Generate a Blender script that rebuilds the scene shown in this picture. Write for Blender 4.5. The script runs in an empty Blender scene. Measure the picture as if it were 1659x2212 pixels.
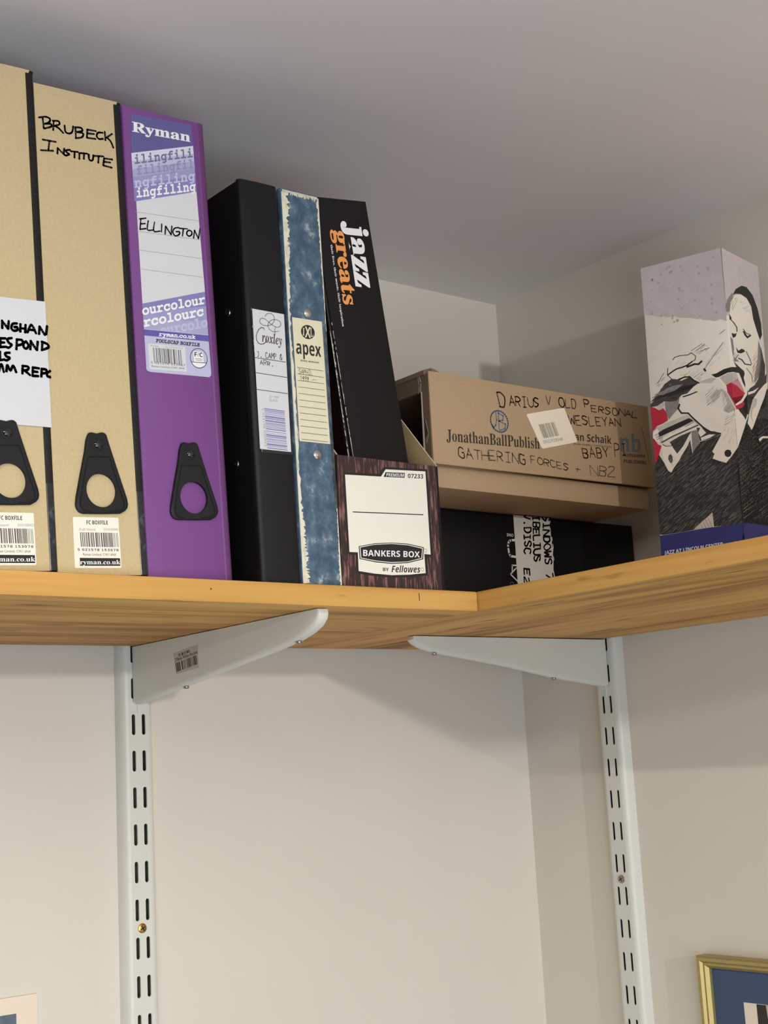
import bpy, bmesh, math, random
from mathutils import Vector, Matrix
random.seed(7)
scene = bpy.context.scene
COL = scene.collection
MM = 0.001

# ---------------------------------------------------------------- camera
cam = bpy.data.cameras.new('camera')
cam.sensor_fit = 'HORIZONTAL'; cam.sensor_width = 36.0
cam.lens = (65.1535,0.0000)[0]
cam.clip_start = 0.02
cam_ob = bpy.data.objects.new('camera', cam); COL.objects.link(cam_ob)
RT, UP, FW = Vector((0.7845504,-0.6177776,-0.0532110)), Vector((-0.0702204,-0.1737833,0.9822772)), Vector((0.6160761,0.7669095,0.1797224))
CP = Vector((-1095.4853,-1132.7107,-134.3122)) * MM
cam_ob.matrix_world = Matrix(((RT.x, UP.x, -FW.x, CP.x), (RT.y, UP.y, -FW.y, CP.y), (RT.z, UP.z, -FW.z, CP.z), (0, 0, 0, 1)))
scene.camera = cam_ob
# ---------------------------------------------------------------- light
world = bpy.data.worlds.new('daylight'); scene.world = world
world.use_nodes = True
bg = world.node_tree.nodes['Background']
bg.inputs['Color'].default_value = (0.84, 0.90, 1.0, 1); bg.inputs['Strength'].default_value = 0.14

def area(name, loc, target, sx, sy, power, color):
    l = bpy.data.lights.new(name, 'AREA'); l.shape = 'RECTANGLE'; l.size = sx * MM; l.size_y = sy * MM
    l.energy = power; l.color = color
    o = bpy.data.objects.new(name, l); COL.objects.link(o)
    o.location = Vector(loc) * MM
    d = Vector(target) - Vector(loc)
    o.rotation_euler = d.to_track_quat('-Z', 'Y').to_euler()
    return o
# the room's slim strip lamp, flush under the ceiling and parallel to the right wall
area('ceiling_strip_lamp', (-1337, -1500, 388), (-1337, -1500.01, -400), 40, 1500, 21, (1.0, 0.90, 0.72))
# small unseen lamp added far behind the camera to throw the diagonal shelf shadow
area('added_shadow_lamp', (-1000, -3600, 254), (-300, 0, -60), 70, 70, 27, (1.0, 0.95, 0.86))
# daylight from the window behind the photographer
area('window_daylight', (-1150, -2200, -720), (-400, 0, 60), 1500, 900, 20, (0.87, 0.93, 1.0))
scene.view_settings.view_transform = 'Standard'; scene.view_settings.look = 'None'
scene.view_settings.gamma = 1.0; scene.view_settings.use_curve_mapping = False
scene.view_settings.exposure = -0.12

# ---------------------------------------------------------------- materials
def lin(c):
    return tuple(((v / 255) / 12.92 if v / 255 <= 0.04045 else ((v / 255 + 0.055) / 1.055) ** 2.4) for v in c)
MATS = {}
def mat(name, rgb, rough=0.6, metal=0.0, noise=0.0, nscale=300.0, bump=0.0, bscale=900.0, spec=0.5, coat=0.0, stretch=None, rgb2=None):
    m = bpy.data.materials.new(name); m.use_nodes = True; MATS[name] = m
    nt = m.node_tree; N = nt.nodes; L = nt.links; P = N['Principled BSDF']
    c = lin(rgb)
    P.inputs['Base Color'].default_value = (*c, 1); P.inputs['Roughness'].default_value = rough
    P.inputs['Metallic'].default_value = metal; P.inputs['Specular IOR Level'].default_value = spec
    P.inputs['Coat Weight'].default_value = coat
    if noise or bump:
        tc = N.new('ShaderNodeTexCoord'); mp = N.new('ShaderNodeMapping')
        L.new(tc.outputs['Object'], mp.inputs['Vector'])
        if stretch: mp.inputs['Scale'].default_value = stretch
    if noise or rgb2:
        n = N.new('ShaderNodeTexNoise'); n.inputs['Scale'].default_value = nscale; n.inputs['Detail'].default_value = 5
        L.new(mp.outputs['Vector'], n.inputs['Vector'])
        r = N.new('ShaderNodeValToRGB')
        e = r.color_ramp.elements
        e[0].position = 0.3; e[1].position = 0.7
        c2 = lin(rgb2) if rgb2 else tuple(min(1, v * (1 + noise)) for v in c)
        e[0].color = (*(tuple(v * (1 - noise) for v in c) if not rgb2 else c), 1); e[1].color = (*c2, 1)
        L.new(n.outputs['Fac'], r.inputs['Fac']); L.new(r.outputs['Color'], P.inputs['Base Color'])
    if bump:
        n2 = N.new('ShaderNodeTexNoise'); n2.inputs['Scale'].default_value = bscale; n2.inputs['Detail'].default_value = 3
        L.new(mp.outputs['Vector'], n2.inputs['Vector'])
        b = N.new('ShaderNodeBump'); b.inputs['Strength'].default_value = bump; b.inputs['Distance'].default_value = 0.0006
        L.new(n2.outputs['Fac'], b.inputs['Height']); L.new(b.outputs['Normal'], P.inputs['Normal'])
    return m

mat('wall_paint', (222, 217, 207), 0.75, noise=0.012, nscale=9, bump=0.18, bscale=260)
mat('ceiling_paint', (243, 240, 243), 0.8, noise=0.012, nscale=7, bump=0.18, bscale=240)
mat('floor_carpet', (104, 104, 110), 0.9, noise=0.1, nscale=200)
mat('kraft', (196, 178, 138), 0.75, noise=0.05, nscale=420, bump=0.12)
mat('black_board', (17, 16, 18), 0.5, spec=0.3, noise=0.1, nscale=300, bump=0.15)
mat('black_cloth', (16, 15, 17), 0.5, spec=0.3, bump=0.5, bscale=700)
mat('black_vinyl', (19, 19, 21), 0.5, spec=0.3, noise=0.08, nscale=500, bump=0.2, bscale=1800)
mat('black_gloss', (20, 20, 22), 0.12, bump=0.3, bscale=120, coat=0.5)
mat('black_plastic', (24, 24, 27), 0.55, spec=0.3, bump=0.15, bscale=2500)
mat('purple', (118, 68, 138), 0.6, noise=0.06, nscale=500, bump=0.15)
mat('purple_cloth', (100, 54, 108), 0.62, noise=0.06, nscale=500, bump=0.2)
mat('chrome', (205, 205, 205), 0.2, metal=1.0)
mat('brass', (190, 160, 95), 0.3, metal=1.0)
mat('steel', (170, 160, 150), 0.35, metal=1.0)
mat('channel_inside_shade', (92, 92, 88), 0.7)  # shade inside the upright, put into the colour as dark grey
mat('cross_dark', (45, 35, 22), 0.6)
mat('white_metal', (218, 221, 215), 0.38, noise=0.01, nscale=80, bump=0.06, bscale=700)
mat('ink', (38, 36, 38), 0.7)
mat('ink_soft', (75, 70, 66), 0.8)
mat('carton_pen', (86, 70, 60), 0.8)
mat('carton_pencil', (108, 98, 86), 0.8)
mat('ink_brown', (66, 52, 44), 0.8)
mat('pencil', (160, 152, 138), 0.8)
mat('line_grey', (120, 116, 108), 0.8)
mat('print_grey', (165, 165, 162), 0.8)
mat('paper', (212, 214, 220), 0.7, noise=0.01, nscale=60)
mat('paper_cream', (226, 220, 192), 0.7, noise=0.02, nscale=150)
mat('paper_label', (236, 234, 222), 0.6, noise=0.01, nscale=90)
mat('violet_dark', (92, 90, 150), 0.55, noise=0.05, nscale=90)
mat('violet_bar', (92, 86, 168), 0.55)
mat('violet_mid', (128, 128, 186), 0.55)
mat('violet_a', (150, 152, 198), 0.55)
mat('violet_b', (164, 166, 205), 0.55)
mat('violet_light', (186, 188, 220), 0.55)
mat('lilac_white', (214, 214, 232), 0.55)
mat('slate_text', (110, 112, 150), 0.55)
mat('slate_text_b', (140, 144, 186), 0.55)
mat('lilac_text', (190, 192, 222), 0.55)
mat('print_white', (238, 238, 240), 0.6)
mat('print_black', (26, 25, 27), 0.6)
mat('orange', (240, 158, 82), 0.55)
mat('bar_violet', (120, 112, 170), 0.6)
mat('maroon', (40, 14, 18), 0.5, spec=0.3, noise=0.1, nscale=200)
mat('scuff_and_glint', (205, 200, 190), 0.6)
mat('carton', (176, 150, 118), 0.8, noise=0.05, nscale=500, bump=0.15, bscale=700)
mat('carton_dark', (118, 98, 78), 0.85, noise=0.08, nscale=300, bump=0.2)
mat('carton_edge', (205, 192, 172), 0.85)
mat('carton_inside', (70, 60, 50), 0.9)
mat('kraft_inside', (190, 165, 122), 0.85, noise=0.05, nscale=300)
mat('blue_print', (88, 116, 138), 0.75)
mat('bluegrey_print', (112, 120, 122), 0.75)
mat('carton_ink', (48, 42, 38), 0.75)
mat('sticker_grey', (196, 192, 184), 0.6, noise=0.03, nscale=200)
mat('sticker', (240, 230, 212), 0.6)
mat('soft_black', (11, 12, 17), 0.4, spec=0.3)
mat('soft_white', (215, 217, 220), 0.6)
mat('tape_paper', (214, 212, 206), 0.7, noise=0.02, nscale=120)
mat('gold', (176, 160, 104), 0.45, metal=0.6, noise=0.05, nscale=300)
mat('navy_mount', (66, 84, 116), 0.8, noise=0.1, nscale=900)
mat('cream_mount', (236, 224, 208), 0.75)
mat('photo_dark', (36, 33, 36), 0.4)
mat('photo_pale', (205, 180, 165), 0.5)
mat('print_slate', (92, 106, 124), 0.7, noise=0.12, nscale=160)
# printed trumpet illustration
mat('art_cream', (245, 238, 227), 0.6, noise=0.03, nscale=70)
mat('art_mauve', (206, 196, 199), 0.6, noise=0.05, nscale=110)
mat('art_speck', (186, 175, 180), 0.6)
mat('art_black', (38, 36, 38), 0.6)
mat('art_dark', (70, 66, 66), 0.65, noise=0.25, nscale=260)
mat('art_grey', (142, 136, 134), 0.65, noise=0.15, nscale=260)
mat('art_pale', (202, 196, 190), 0.6, noise=0.1, nscale=200)
mat('art_red', (190, 36, 66), 0.6, noise=0.08, nscale=120)
mat('art_pink', (212, 150, 160), 0.6)
mat('art_blue', (46, 48, 122), 0.55)

def suit_material():   # crayon strokes of lighter grey over black
    m = mat('art_suit', (38, 37, 38), 0.65); nt = m.node_tree; N, L = nt.nodes, nt.links; P = N['Principled BSDF']
    tc = N.new('ShaderNodeTexCoord'); mp = N.new('ShaderNodeMapping'); mp.inputs['Rotation'].default_value = (math.radians(38), 0, 0)
    mp2 = N.new('ShaderNodeMapping'); mp2.inputs['Scale'].default_value = (500, 70, 1000)
    n = N.new('ShaderNodeTexNoise'); n.inputs['Scale'].default_value = 1; n.inputs['Detail'].default_value = 4
    r = N.new('ShaderNodeValToRGB'); r.color_ramp.elements[0].position = 0.48; r.color_ramp.elements[1].position = 0.8
    r.color_ramp.elements[0].color = (*lin((38, 37, 38)), 1); r.color_ramp.elements[1].color = (*lin((120, 116, 112)), 1)
    L.new(tc.outputs['Object'], mp.inputs['Vector']); L.new(mp.outputs['Vector'], mp2.inputs['Vector']); L.new(mp2.outputs['Vector'], n.inputs['Vector'])
    L.new(n.outputs['Fac'], r.inputs['Fac']); L.new(r.outputs['Color'], P.inputs['Base Color'])
suit_material()

def wood_material(name, along):
    m = bpy.data.materials.new(name); m.use_nodes = True; MATS[name] = m
    nt = m.node_tree; N, L = nt.nodes, nt.links; P = N['Principled BSDF']
    P.inputs['Roughness'].default_value = 0.6; P.inputs['Specular IOR Level'].default_value = 0.25
    tc = N.new('ShaderNodeTexCoord')
    def nz(sc, s, det=4, dist=0.0):
        mp = N.new('ShaderNodeMapping'); mp.inputs['Scale'].default_value = sc
        L.new(tc.outputs['Object'], mp.inputs['Vector'])
        n = N.new('ShaderNodeTexNoise'); n.inputs['Scale'].default_value = s; n.inputs['Detail'].default_value = det
        n.inputs['Distortion'].default_value = dist
        L.new(mp.outputs['Vector'], n.inputs['Vector']); return n
    st = (2.2, 34, 50) if along == 'x' else (34, 2.2, 50)
    st2 = (5, 130, 150) if along == 'x' else (130, 5, 150)
    n1 = nz(st, 1.0, 4, 0.6)
    r = N.new('ShaderNodeValToRGB'); e = r.color_ramp.elements
    e[0].position = 0.34; e[0].color = (*lin((158, 112, 56)), 1)
    e[1].position = 0.66; e[1].color = (*lin((214, 168, 96)), 1)
    k = e.new(0.5); k.color = (*lin((200, 152, 82)), 1)
    L.new(n1.outputs['Fac'], r.inputs['Fac'])
    n2 = nz(st2, 1.0, 3)
    mx = N.new('ShaderNodeMix'); mx.data_type = 'RGBA'; mx.blend_type = 'MULTIPLY'
    r2 = N.new('ShaderNodeValToRGB'); r2.color_ramp.elements[0].position = 0.33; r2.color_ramp.elements[1].position = 0.55
    r2.color_ramp.elements[0].color = (0.86, 0.80, 0.70, 1); r2.color_ramp.elements[1].color = (1, 1, 1, 1)
    L.new(n2.outputs['Fac'], r2.inputs['Fac'])
    mx.inputs[0].default_value = 0.6
    L.new(r.outputs['Color'], mx.inputs[6]); L.new(r2.outputs['Color'], mx.inputs[7])
    # short dark grain flecks and small knots
    st3 = (26, 150, 150) if along == 'x' else (150, 26, 150)
    mp = N.new('ShaderNodeMapping'); mp.inputs['Scale'].default_value = st3; L.new(tc.outputs['Object'], mp.inputs['Vector'])
    n3 = N.new('ShaderNodeTexNoise'); n3.inputs['Scale'].default_value = 0.55; n3.inputs['Detail'].default_value = 2
    L.new(mp.outputs['Vector'], n3.inputs['Vector'])
    r3 = N.new('ShaderNodeValToRGB'); r3.color_ramp.elements[0].position = 0.25; r3.color_ramp.elements[1].position = 0.36
    r3.color_ramp.elements[0].color = (0.42, 0.33, 0.25, 1); r3.color_ramp.elements[1].color = (1, 1, 1, 1)
    L.new(n3.outputs['Fac'], r3.inputs['Fac'])
    mx2 = N.new('ShaderNodeMix'); mx2.data_type = 'RGBA'; mx2.blend_type = 'MULTIPLY'; mx2.inputs[0].default_value = 1.0
    L.new(mx.outputs[2], mx2.inputs[6]); L.new(r3.outputs['Color'], mx2.inputs[7])
    L.new(mx2.outputs[2], P.inputs['Base Color'])
    b = N.new('ShaderNodeBump'); b.inputs['Strength'].default_value = 0.12; b.inputs['Distance'].default_value = 0.0005
    L.new(n2.outputs['Fac'], b.inputs['Height']); L.new(b.outputs['Normal'], P.inputs['Normal'])
wood_material('pine_x', 'x'); wood_material('pine_y', 'y')

def two_tone(name, a, b, scale, lo, hi, rough, nsc, detail=6, third=None):
    m = bpy.data.materials.new(name); m.use_nodes = True; MATS[name] = m
    nt = m.node_tree; N, L = nt.nodes, nt.links; P = N['Principled BSDF']; P.inputs['Roughness'].default_value = rough
    tc = N.new('ShaderNodeTexCoord'); mp = N.new('ShaderNodeMapping'); mp.inputs['Scale'].default_value = scale
    L.new(tc.outputs['Object'], mp.inputs['Vector'])
    n = N.new('ShaderNodeTexNoise'); n.inputs['Scale'].default_value = nsc; n.inputs['Detail'].default_value = detail
    n.inputs['Roughness'].default_value = 0.65
    L.new(mp.outputs['Vector'], n.inputs['Vector'])
    r = N.new('ShaderNodeValToRGB'); e = r.color_ramp.elements
    e[0].position = lo; e[0].color = (*lin(a), 1); e[1].position = hi; e[1].color = (*lin(b), 1)
    if third: k = e.new((lo + hi) / 2); k.color = (*lin(third), 1)
    L.new(n.outputs['Fac'], r.inputs['Fac']); L.new(r.outputs['Color'], P.inputs['Base Color'])
two_tone('marbled_blue', (58, 84, 108), (176, 188, 194), (1, 1, 0.8), 0.42, 0.72, 0.5, 95, 8, (86, 110, 130))
two_tone('marbled_dark', (44, 54, 62), (130, 138, 140), (1, 1, 0.5), 0.45, 0.8, 0.5, 110, 7)
two_tone('worn_board', (226, 222, 202), (150, 160, 160), (1, 1, 0.6), 0.5, 0.8, 0.8, 160, 6)
two_tone('rosewood', (50, 32, 32), (138, 96, 94), (420, 420, 46), 0.5, 0.62, 0.55, 1.0, 3)
two_tone('scuffed_black', (26, 26, 29), (96, 102, 112), (1, 1, 0.7), 0.5, 0.75, 0.2, 120, 6)

# ---------------------------------------------------------------- mesh helpers (millimetres)
class MB:
    def __init__(s): s.v = []; s.f = []; s.m = []; s.names = []; s.smooth = []
    def mi(s, n):
        if n not in s.names: s.names.append(n)
        return s.names.index(n)
    def add(s, vs, fs, m, smooth=False):
        o = len(s.v); s.v += [tuple(v) for v in vs]; k = s.mi(m)
        for f in fs: s.f.append(tuple(i + o for i in f)); s.m.append(k); s.smooth.append(smooth)
    def bm(s, bm, m, smooth=False):
        bm.verts.index_update()
        s.add([v.co.copy() for v in bm.verts], [[v.index for v in f.verts] for f in bm.faces], m, smooth); bm.free()
    def box(s, lo, hi, m, r=0.0, seg=2):
        bm = bmesh.new(); bmesh.ops.create_cube(bm, size=1)
        for v in bm.verts:
            v.co = Vector([(lo[i] + hi[i]) / 2 + v.co[i] * (hi[i] - lo[i]) for i in range(3)])
        if r: bmesh.ops.bevel(bm, geom=list(bm.edges), offset=r, segments=seg, affect='EDGES', profile=0.5)
        s.bm(bm, m, bool(r))
    def hexa(s, c, m, r=0.0, seg=2):     # 8 corners: bottom 0-3 ccw, top 4-7
        bm = bmesh.new(); vs = [bm.verts.new(p) for p in c]
        for f in ((3, 2, 1, 0), (4, 5, 6, 7), (0, 1, 5, 4), (1, 2, 6, 5), (2, 3, 7, 6), (3, 0, 4, 7)): bm.faces.new([vs[i] for i in f])
        if r: bmesh.ops.bevel(bm, geom=list(bm.edges), offset=r, segments=seg, affect='EDGES', profile=0.5)
        s.bm(bm, m, bool(r))
    def prism(s, pts, to3, d0, d1, m, r=0.0, smooth=False):
        n = len(pts); a = [to3(u, v, d0) for u, v in pts]; b = [to3(u, v, d1) for u, v in pts]
        s.add(a + b, [tuple(range(n)), tuple(range(2 * n - 1, n - 1, -1))] + [(i, (i + 1) % n, n + (i + 1) % n, n + i) for i in range(n)], m, smooth)
    def disc(s, c, r, axis_fn, h, m, n=20, dome=0.0):   # axis_fn(u,v,d) -> 3D
        rings = [(r, 0), (r * 0.96, h * 0.6), (r * 0.75, h)] + ([(r * 0.35, h + dome)] if dome else [])
        vs = []; fs = []
        for rr, d in rings:
            vs += [axis_fn(c[0] + rr * math.cos(2 * math.pi * i / n), c[1] + rr * math.sin(2 * math.pi * i / n), d) for i in range(n)]
        for k in range(len(rings) - 1):
            fs += [(k * n + i, k * n + (i + 1) % n, (k + 1) * n + (i + 1) % n, (k + 1) * n + i) for i in range(n)]
        fs.append(tuple((len(rings) - 1) * n + i for i in range(n)))
        s.add(vs, fs, m, True)
    def build(s, name, parent=None):
        me = bpy.data.meshes.new(name)
        me.from_pydata([(x * MM, y * MM, z * MM) for x, y, z in s.v], [], s.f)
        for n in s.names: me.materials.append(MATS[n])
        me.polygons.foreach_set('material_index', s.m); me.polygons.foreach_set('use_smooth', s.smooth)
        me.update()
        bm = bmesh.new(); bm.from_mesh(me)
        bmesh.ops.recalc_face_normals(bm, faces=[f for f in bm.faces]); bm.to_mesh(me); bm.free()
        if any(s.smooth):
            try: me.set_sharp_from_angle(angle=math.radians(40))
            except Exception: pass
        o = bpy.data.objects.new(name, me); COL.objects.link(o)
        if parent: o.parent = parent
        return o

def thing(name, label, cat, loc=(0, 0, 0), ry=0.0, group=None):
    o = bpy.data.objects.new(name, None); COL.objects.link(o); o.empty_display_size = 0.02
    o.location = Vector(loc) * MM; o.rotation_euler = (0, ry, 0)
    o['label'] = label; o['category'] = cat
    if group: o['group'] = group
    return o
def structure(name, mb):
    o = mb.build(name); o['kind'] = 'structure'; return o

# ---------------------------------------------------------------- flat printing: fills, strokes, lettering
MB_, MD_, IT_, SN_ = (0x1D400, 0x1D41A, 0x1D7CE), (0x1D670, 0x1D68A, 0x1D7F6), (0x1D468, 0x1D482, None), (0x1D5D4, 0x1D5EE, 0x1D7EC)
SI_ = (0x1D63C, 0x1D656, None)
def styled(t, style):
    al = {'serif': MB_, 'mono': MD_, 'italic': IT_, 'bold': SN_, 'boldslant': SI_}.get(style)
    if not al: return t
    o = ''
    for ch in t:
        if 'A' <= ch <= 'Z': o += chr(al[0] + ord(ch) - 65)
        elif 'a' <= ch <= 'z': o += chr(al[1] + ord(ch) - 97)
        elif ch.isdigit() and al[2]: o += chr(al[2] + ord(ch) - 48)
        else: o += ch
    return o
TXT = {}
def text_mesh(t, style, fat):
    key = (t, style, fat)
    if key not in TXT:
        c = bpy.data.curves.new('t', 'FONT'); c.body = styled(t, style); c.resolution_u = 3; c.offset = fat; c.fill_mode = 'FRONT'
        o = bpy.data.objects.new('t', c); COL.objects.link(o)
        dg = bpy.context.evaluated_depsgraph_get(); ev = o.evaluated_get(dg); me = ev.to_mesh()
        vs = [(v.co.x, v.co.y) for v in me.vertices]; fs = [tuple(p.vertices) for p in me.polygons]
        ev.to_mesh_clear(); bpy.data.objects.remove(o); bpy.data.curves.remove(c)
        x0 = min(v[0] for v in vs); x1 = max(v[0] for v in vs); y0 = min(v[1] for v in vs); y1 = max(v[1] for v in vs)
        TXT[key] = ([((x - x0) / (x1 - x0), (y - y0) / (y1 - y0)) for x, y in vs], fs)
    return TXT[key]
# one-line pen capitals on a 6 x 8 grid, one digit per coordinate
PEN = {
 'A': '0038 3860 1353', 'B': '0008 083857553404 3453524000',
 'C': '5738180502204051', 'D': '0008 083856533000', 'E': '5808 0800 0050 0444', 'F': '5808 0800 0444',
 'G': '5738180502204051 5154 5434', 'H': '0008 6068 0464', 'I': '3830 1858 1050', 'J': '1858 48422010', 'K': '0008 5804 0450',
 'L': '080050', 'M': '0008 0833 3368 6860', 'N': '0008 0860 6068', 'O': '38180502204062654838', 'P': '0008 083857553404', 'R': '0008 083857553404 2450',
 'S': '573818063453412001', 'T': '0868 3830', 'U': '080220406268', 'V': '083068', 'W': '0810355068',
 'X': '0068 0860', 'Y': '0834 6834 3430', 'Z': '08680060', '0': '38180502204062654838', '1': '163830', '2': '07285856010060', '9': '553424153857554020',
 '7': '086820', '+': '3236 1454', '.': '203021', '-': '0464', '&': '601627484602204064'}
def fix(pts):
    return [(int(pts[i]), int(pts[i + 1])) for i in range(0, len(pts) - 1, 2)]
class Ink:
    """prints flat on a face: to3(u, v, d) gives the point d millimetres in front of it"""
    def __init__(s, mb, to3, base=0.12, step=0.07): s.mb = mb; s.to3 = to3; s.base = base; s.step = step
    def d(s, layer): return s.base + s.step * layer
    def fill(s, pts, m, layer=0):
        d = s.d(layer); s.mb.add([s.to3(u, v, d) for u, v in pts], [tuple(range(len(pts)))], m)
    def stroke(s, pts, w, m, layer=1, closed=False):
        d = s.d(layer); P = list(pts) + ([pts[0]] if closed else [])
        for (a, b) in zip(P, P[1:]):
            dx, dy = b[0] - a[0], b[1] - a[1]; L = math.hypot(dx, dy)
            if L < 1e-6: continue
            nx, ny = -dy / L * w / 2, dx / L * w / 2; ex, ey = dx / L * w * 0.3, dy / L * w * 0.3
            q = [(a[0] - nx - ex, a[1] - ny - ey), (b[0] - nx + ex, b[1] - ny + ey), (b[0] + nx + ex, b[1] + ny + ey), (a[0] + nx - ex, a[1] + ny - ey)]
            s.mb.add([s.to3(u, v, d) for u, v in q], [(0, 1, 2, 3)], m)
    def text(s, t, style, fr, m, layer=1, fat=0.0):
        vs, fs = text_mesh(t, style, fat); (a, b, c) = fr; d = s.d(layer)
        s.mb.add([s.to3(a[0] + x * (b[0] - a[0]) + y * (c[0] - a[0]), a[1] + x * (b[1] - a[1]) + y * (c[1] - a[1]), d) for x, y in vs], fs, m)
    def hand(s, t, fr, w, m, layer=1, gap=0.32, jit=0.35):
        a, b, c = fr; n = len(t); cw = 1.0 / (n + (n - 1) * gap * 0.6); x = 0
        rnd = random.Random(t)
        for ch in t:
            if ch != ' ' and ch in PEN:
                sl = rnd.uniform(-0.1, 0.12); sy = rnd.uniform(0.9, 1.08); oy = rnd.uniform(-0.04, 0.06)
                for st in PEN[ch].split():
                    pts = []
                    for gx, gy in fix(st):
                        gx += rnd.uniform(-jit, jit); gy += rnd.uniform(-jit, jit)
                        X = x + cw * (gx / 6.0 + sl * gy / 8.0); Y = gy / 8.0 * sy + oy
                        pts.append((a[0] + X * (b[0] - a[0]) + Y * (c[0] - a[0]), a[1] + X * (b[1] - a[1]) + Y * (c[1] - a[1])))
                    sm = []
                    for i in range(len(pts) - 1):   # soften the corners of longer strokes
                        p0 = pts[max(i - 1, 0)]; p1 = pts[i]; p2 = pts[i + 1]; p3 = pts[min(i + 2, len(pts) - 1)]
                        for k in range(4):
                            q = k / 4.0
                            sm.append(tuple(((1 - q) * p1[j] + q * p2[j] + (q * (1 - q)) * 0.35 * ((p1[j] - p0[j]) * (1 - q) - (p3[j] - p2[j]) * q)) for j in (0, 1)))
                    sm.append(pts[-1])
                    s.stroke(sm, w * rnd.uniform(0.85, 1.15), m, layer)
            x += cw * (1 + gap * 0.6)
    def pen(s, pts, w, m, layer=1):      # a smooth pen line through the points, a little uneven
        rn = random.Random(len(pts) * 31 + int(pts[0][0] * 10)); sm = []
        for i in range(len(pts) - 1):
            p0, p1, p2, p3 = pts[max(i - 1, 0)], pts[i], pts[i + 1], pts[min(i + 2, len(pts) - 1)]
            for k in range(5):
                q = k / 5.0
                sm.append(tuple(0.5 * (2 * p1[j] + (p2[j] - p0[j]) * q + (2 * p0[j] - 5 * p1[j] + 4 * p2[j] - p3[j]) * q * q + (3 * p1[j] - p0[j] - 3 * p2[j] + p3[j]) * q ** 3) for j in (0, 1)))
        sm.append(pts[-1])
        for a, b in zip(sm, sm[1:]): s.stroke([a, b], w * rn.uniform(0.85, 1.12), m, layer)
        for p in (sm[0], sm[-1]): s.fill([(p[0] + w * .46 * math.cos(t), p[1] + w * .46 * math.sin(t)) for t in [i * math.pi / 4 for i in range(8)]], m, layer)
    def bars(s, fr, m, layer=1, n=30, seed=1, rows=False, m2=None):
        a, b, c = fr; rnd = random.Random(seed); W = [rnd.choice((1, 1, 1, 2, 2, 3)) for _ in range(2 * n)]; T = sum(W); x = 0
        for i, w in enumerate(W):
            if i % 2 == 0:
                p, q = x / T, (x + w * 0.9) / T
                if rows: pts = [(0, p), (1, p), (1, q), (0, q)]
                else: pts = [(p, 0), (q, 0), (q, 1), (p, 1)]
                s.fill([(a[0] + X * (b[0] - a[0]) + Y * (c[0] - a[0]), a[1] + X * (b[1] - a[1]) + Y * (c[1] - a[1])) for X, Y in pts], m2 if (m2 and i % 3) else m, layer)
            x += w
    def ring(s, fr, w, m, layer=1, n=28):   # fr: centre, right point, top point
        c, r, t = fr
        s.stroke([(c[0] + math.cos(k) * (r[0] - c[0]) + math.sin(k) * (t[0] - c[0]), c[1] + math.cos(k) * (r[1] - c[1]) + math.sin(k) * (t[1] - c[1])) for k in [2 * math.pi * i / n for i in range(n)]], w, m, layer, True)
    def oval(s, fr, m, layer=1, n=24):
        c, r, t = fr
        s.fill([(c[0] + math.cos(k) * (r[0] - c[0]) + math.sin(k) * (t[0] - c[0]), c[1] + math.cos(k) * (r[1] - c[1]) + math.sin(k) * (t[1] - c[1])) for k in [2 * math.pi * i / n for i in range(n)]], m, layer)
front = lambda u, v, d: (u, -d, v)            # a face looking towards -y in its thing's own axes
def front_at(y0): return lambda u, v, d: (u, y0 - d, v)
def shift(pts, du, dv): return [(u + du, v + dv) for u, v in pts]
def sheet(mb, pts, to3, t, m): mb.prism(pts, to3, 0.0, t, m)

# ---------------------------------------------------------------- the room
m = MB(); m.box((-4000, 0, -2000), (60, 60, 460), 'wall_paint'); structure('wall_left', m)
m = MB(); m.box((0, -6000, -2000), (60, 0, 460), 'wall_paint'); structure('wall_right', m)
HC = (392.6277,0.0000)[0]
m = MB(); m.box((-4000, -6000, HC), (0, 0, HC + 60), 'ceiling_paint'); structure('ceiling', m)
m = MB(); m.box((-4000, -6000, -2060), (60, 60, -2000), 'floor_carpet'); structure('floor', m)

# ---------------------------------------------------------------- shelves
t = thing('shelf', 'pine shelf board along the left wall, carrying the row of files', 'shelf', (-342.4, -309.8, 0), group='pine wall shelves')
m = MB(); m.box((-900, 0, -16.3), (-0.3, 295.8, 0.0), 'pine_x', 1.6, 2)
k = Ink(m, front, 0.02, 0.01)
k.fill([(-62, -3.5), (-61.2, -3.5), (-61.0, -9.5), (-61.8, -9.3)], 'cross_dark'); k.fill([(-250, -6.5), (-249, -6.3), (-249, -7.6), (-250, -7.6)], 'cross_dark')
m.build('board', t)
t = thing('shelf', 'pine shelf board along the right wall, carrying the carton and the tall printed box', 'shelf', (-342, -309.8, 0), group='pine wall shelves')
m = MB()
m.hexa([(0, -700, -14.0), (328.4, -700, -16), (328.4, 295.8, -16), (0, 295.8, -16.5), (0, -700, -0.5 + 1.0), (328.4, -700, 0), (328.4, 295.8, 0), (0, 295.8, 0)], 'pine_y', 1.6, 2)
m.build('board', t)

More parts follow.
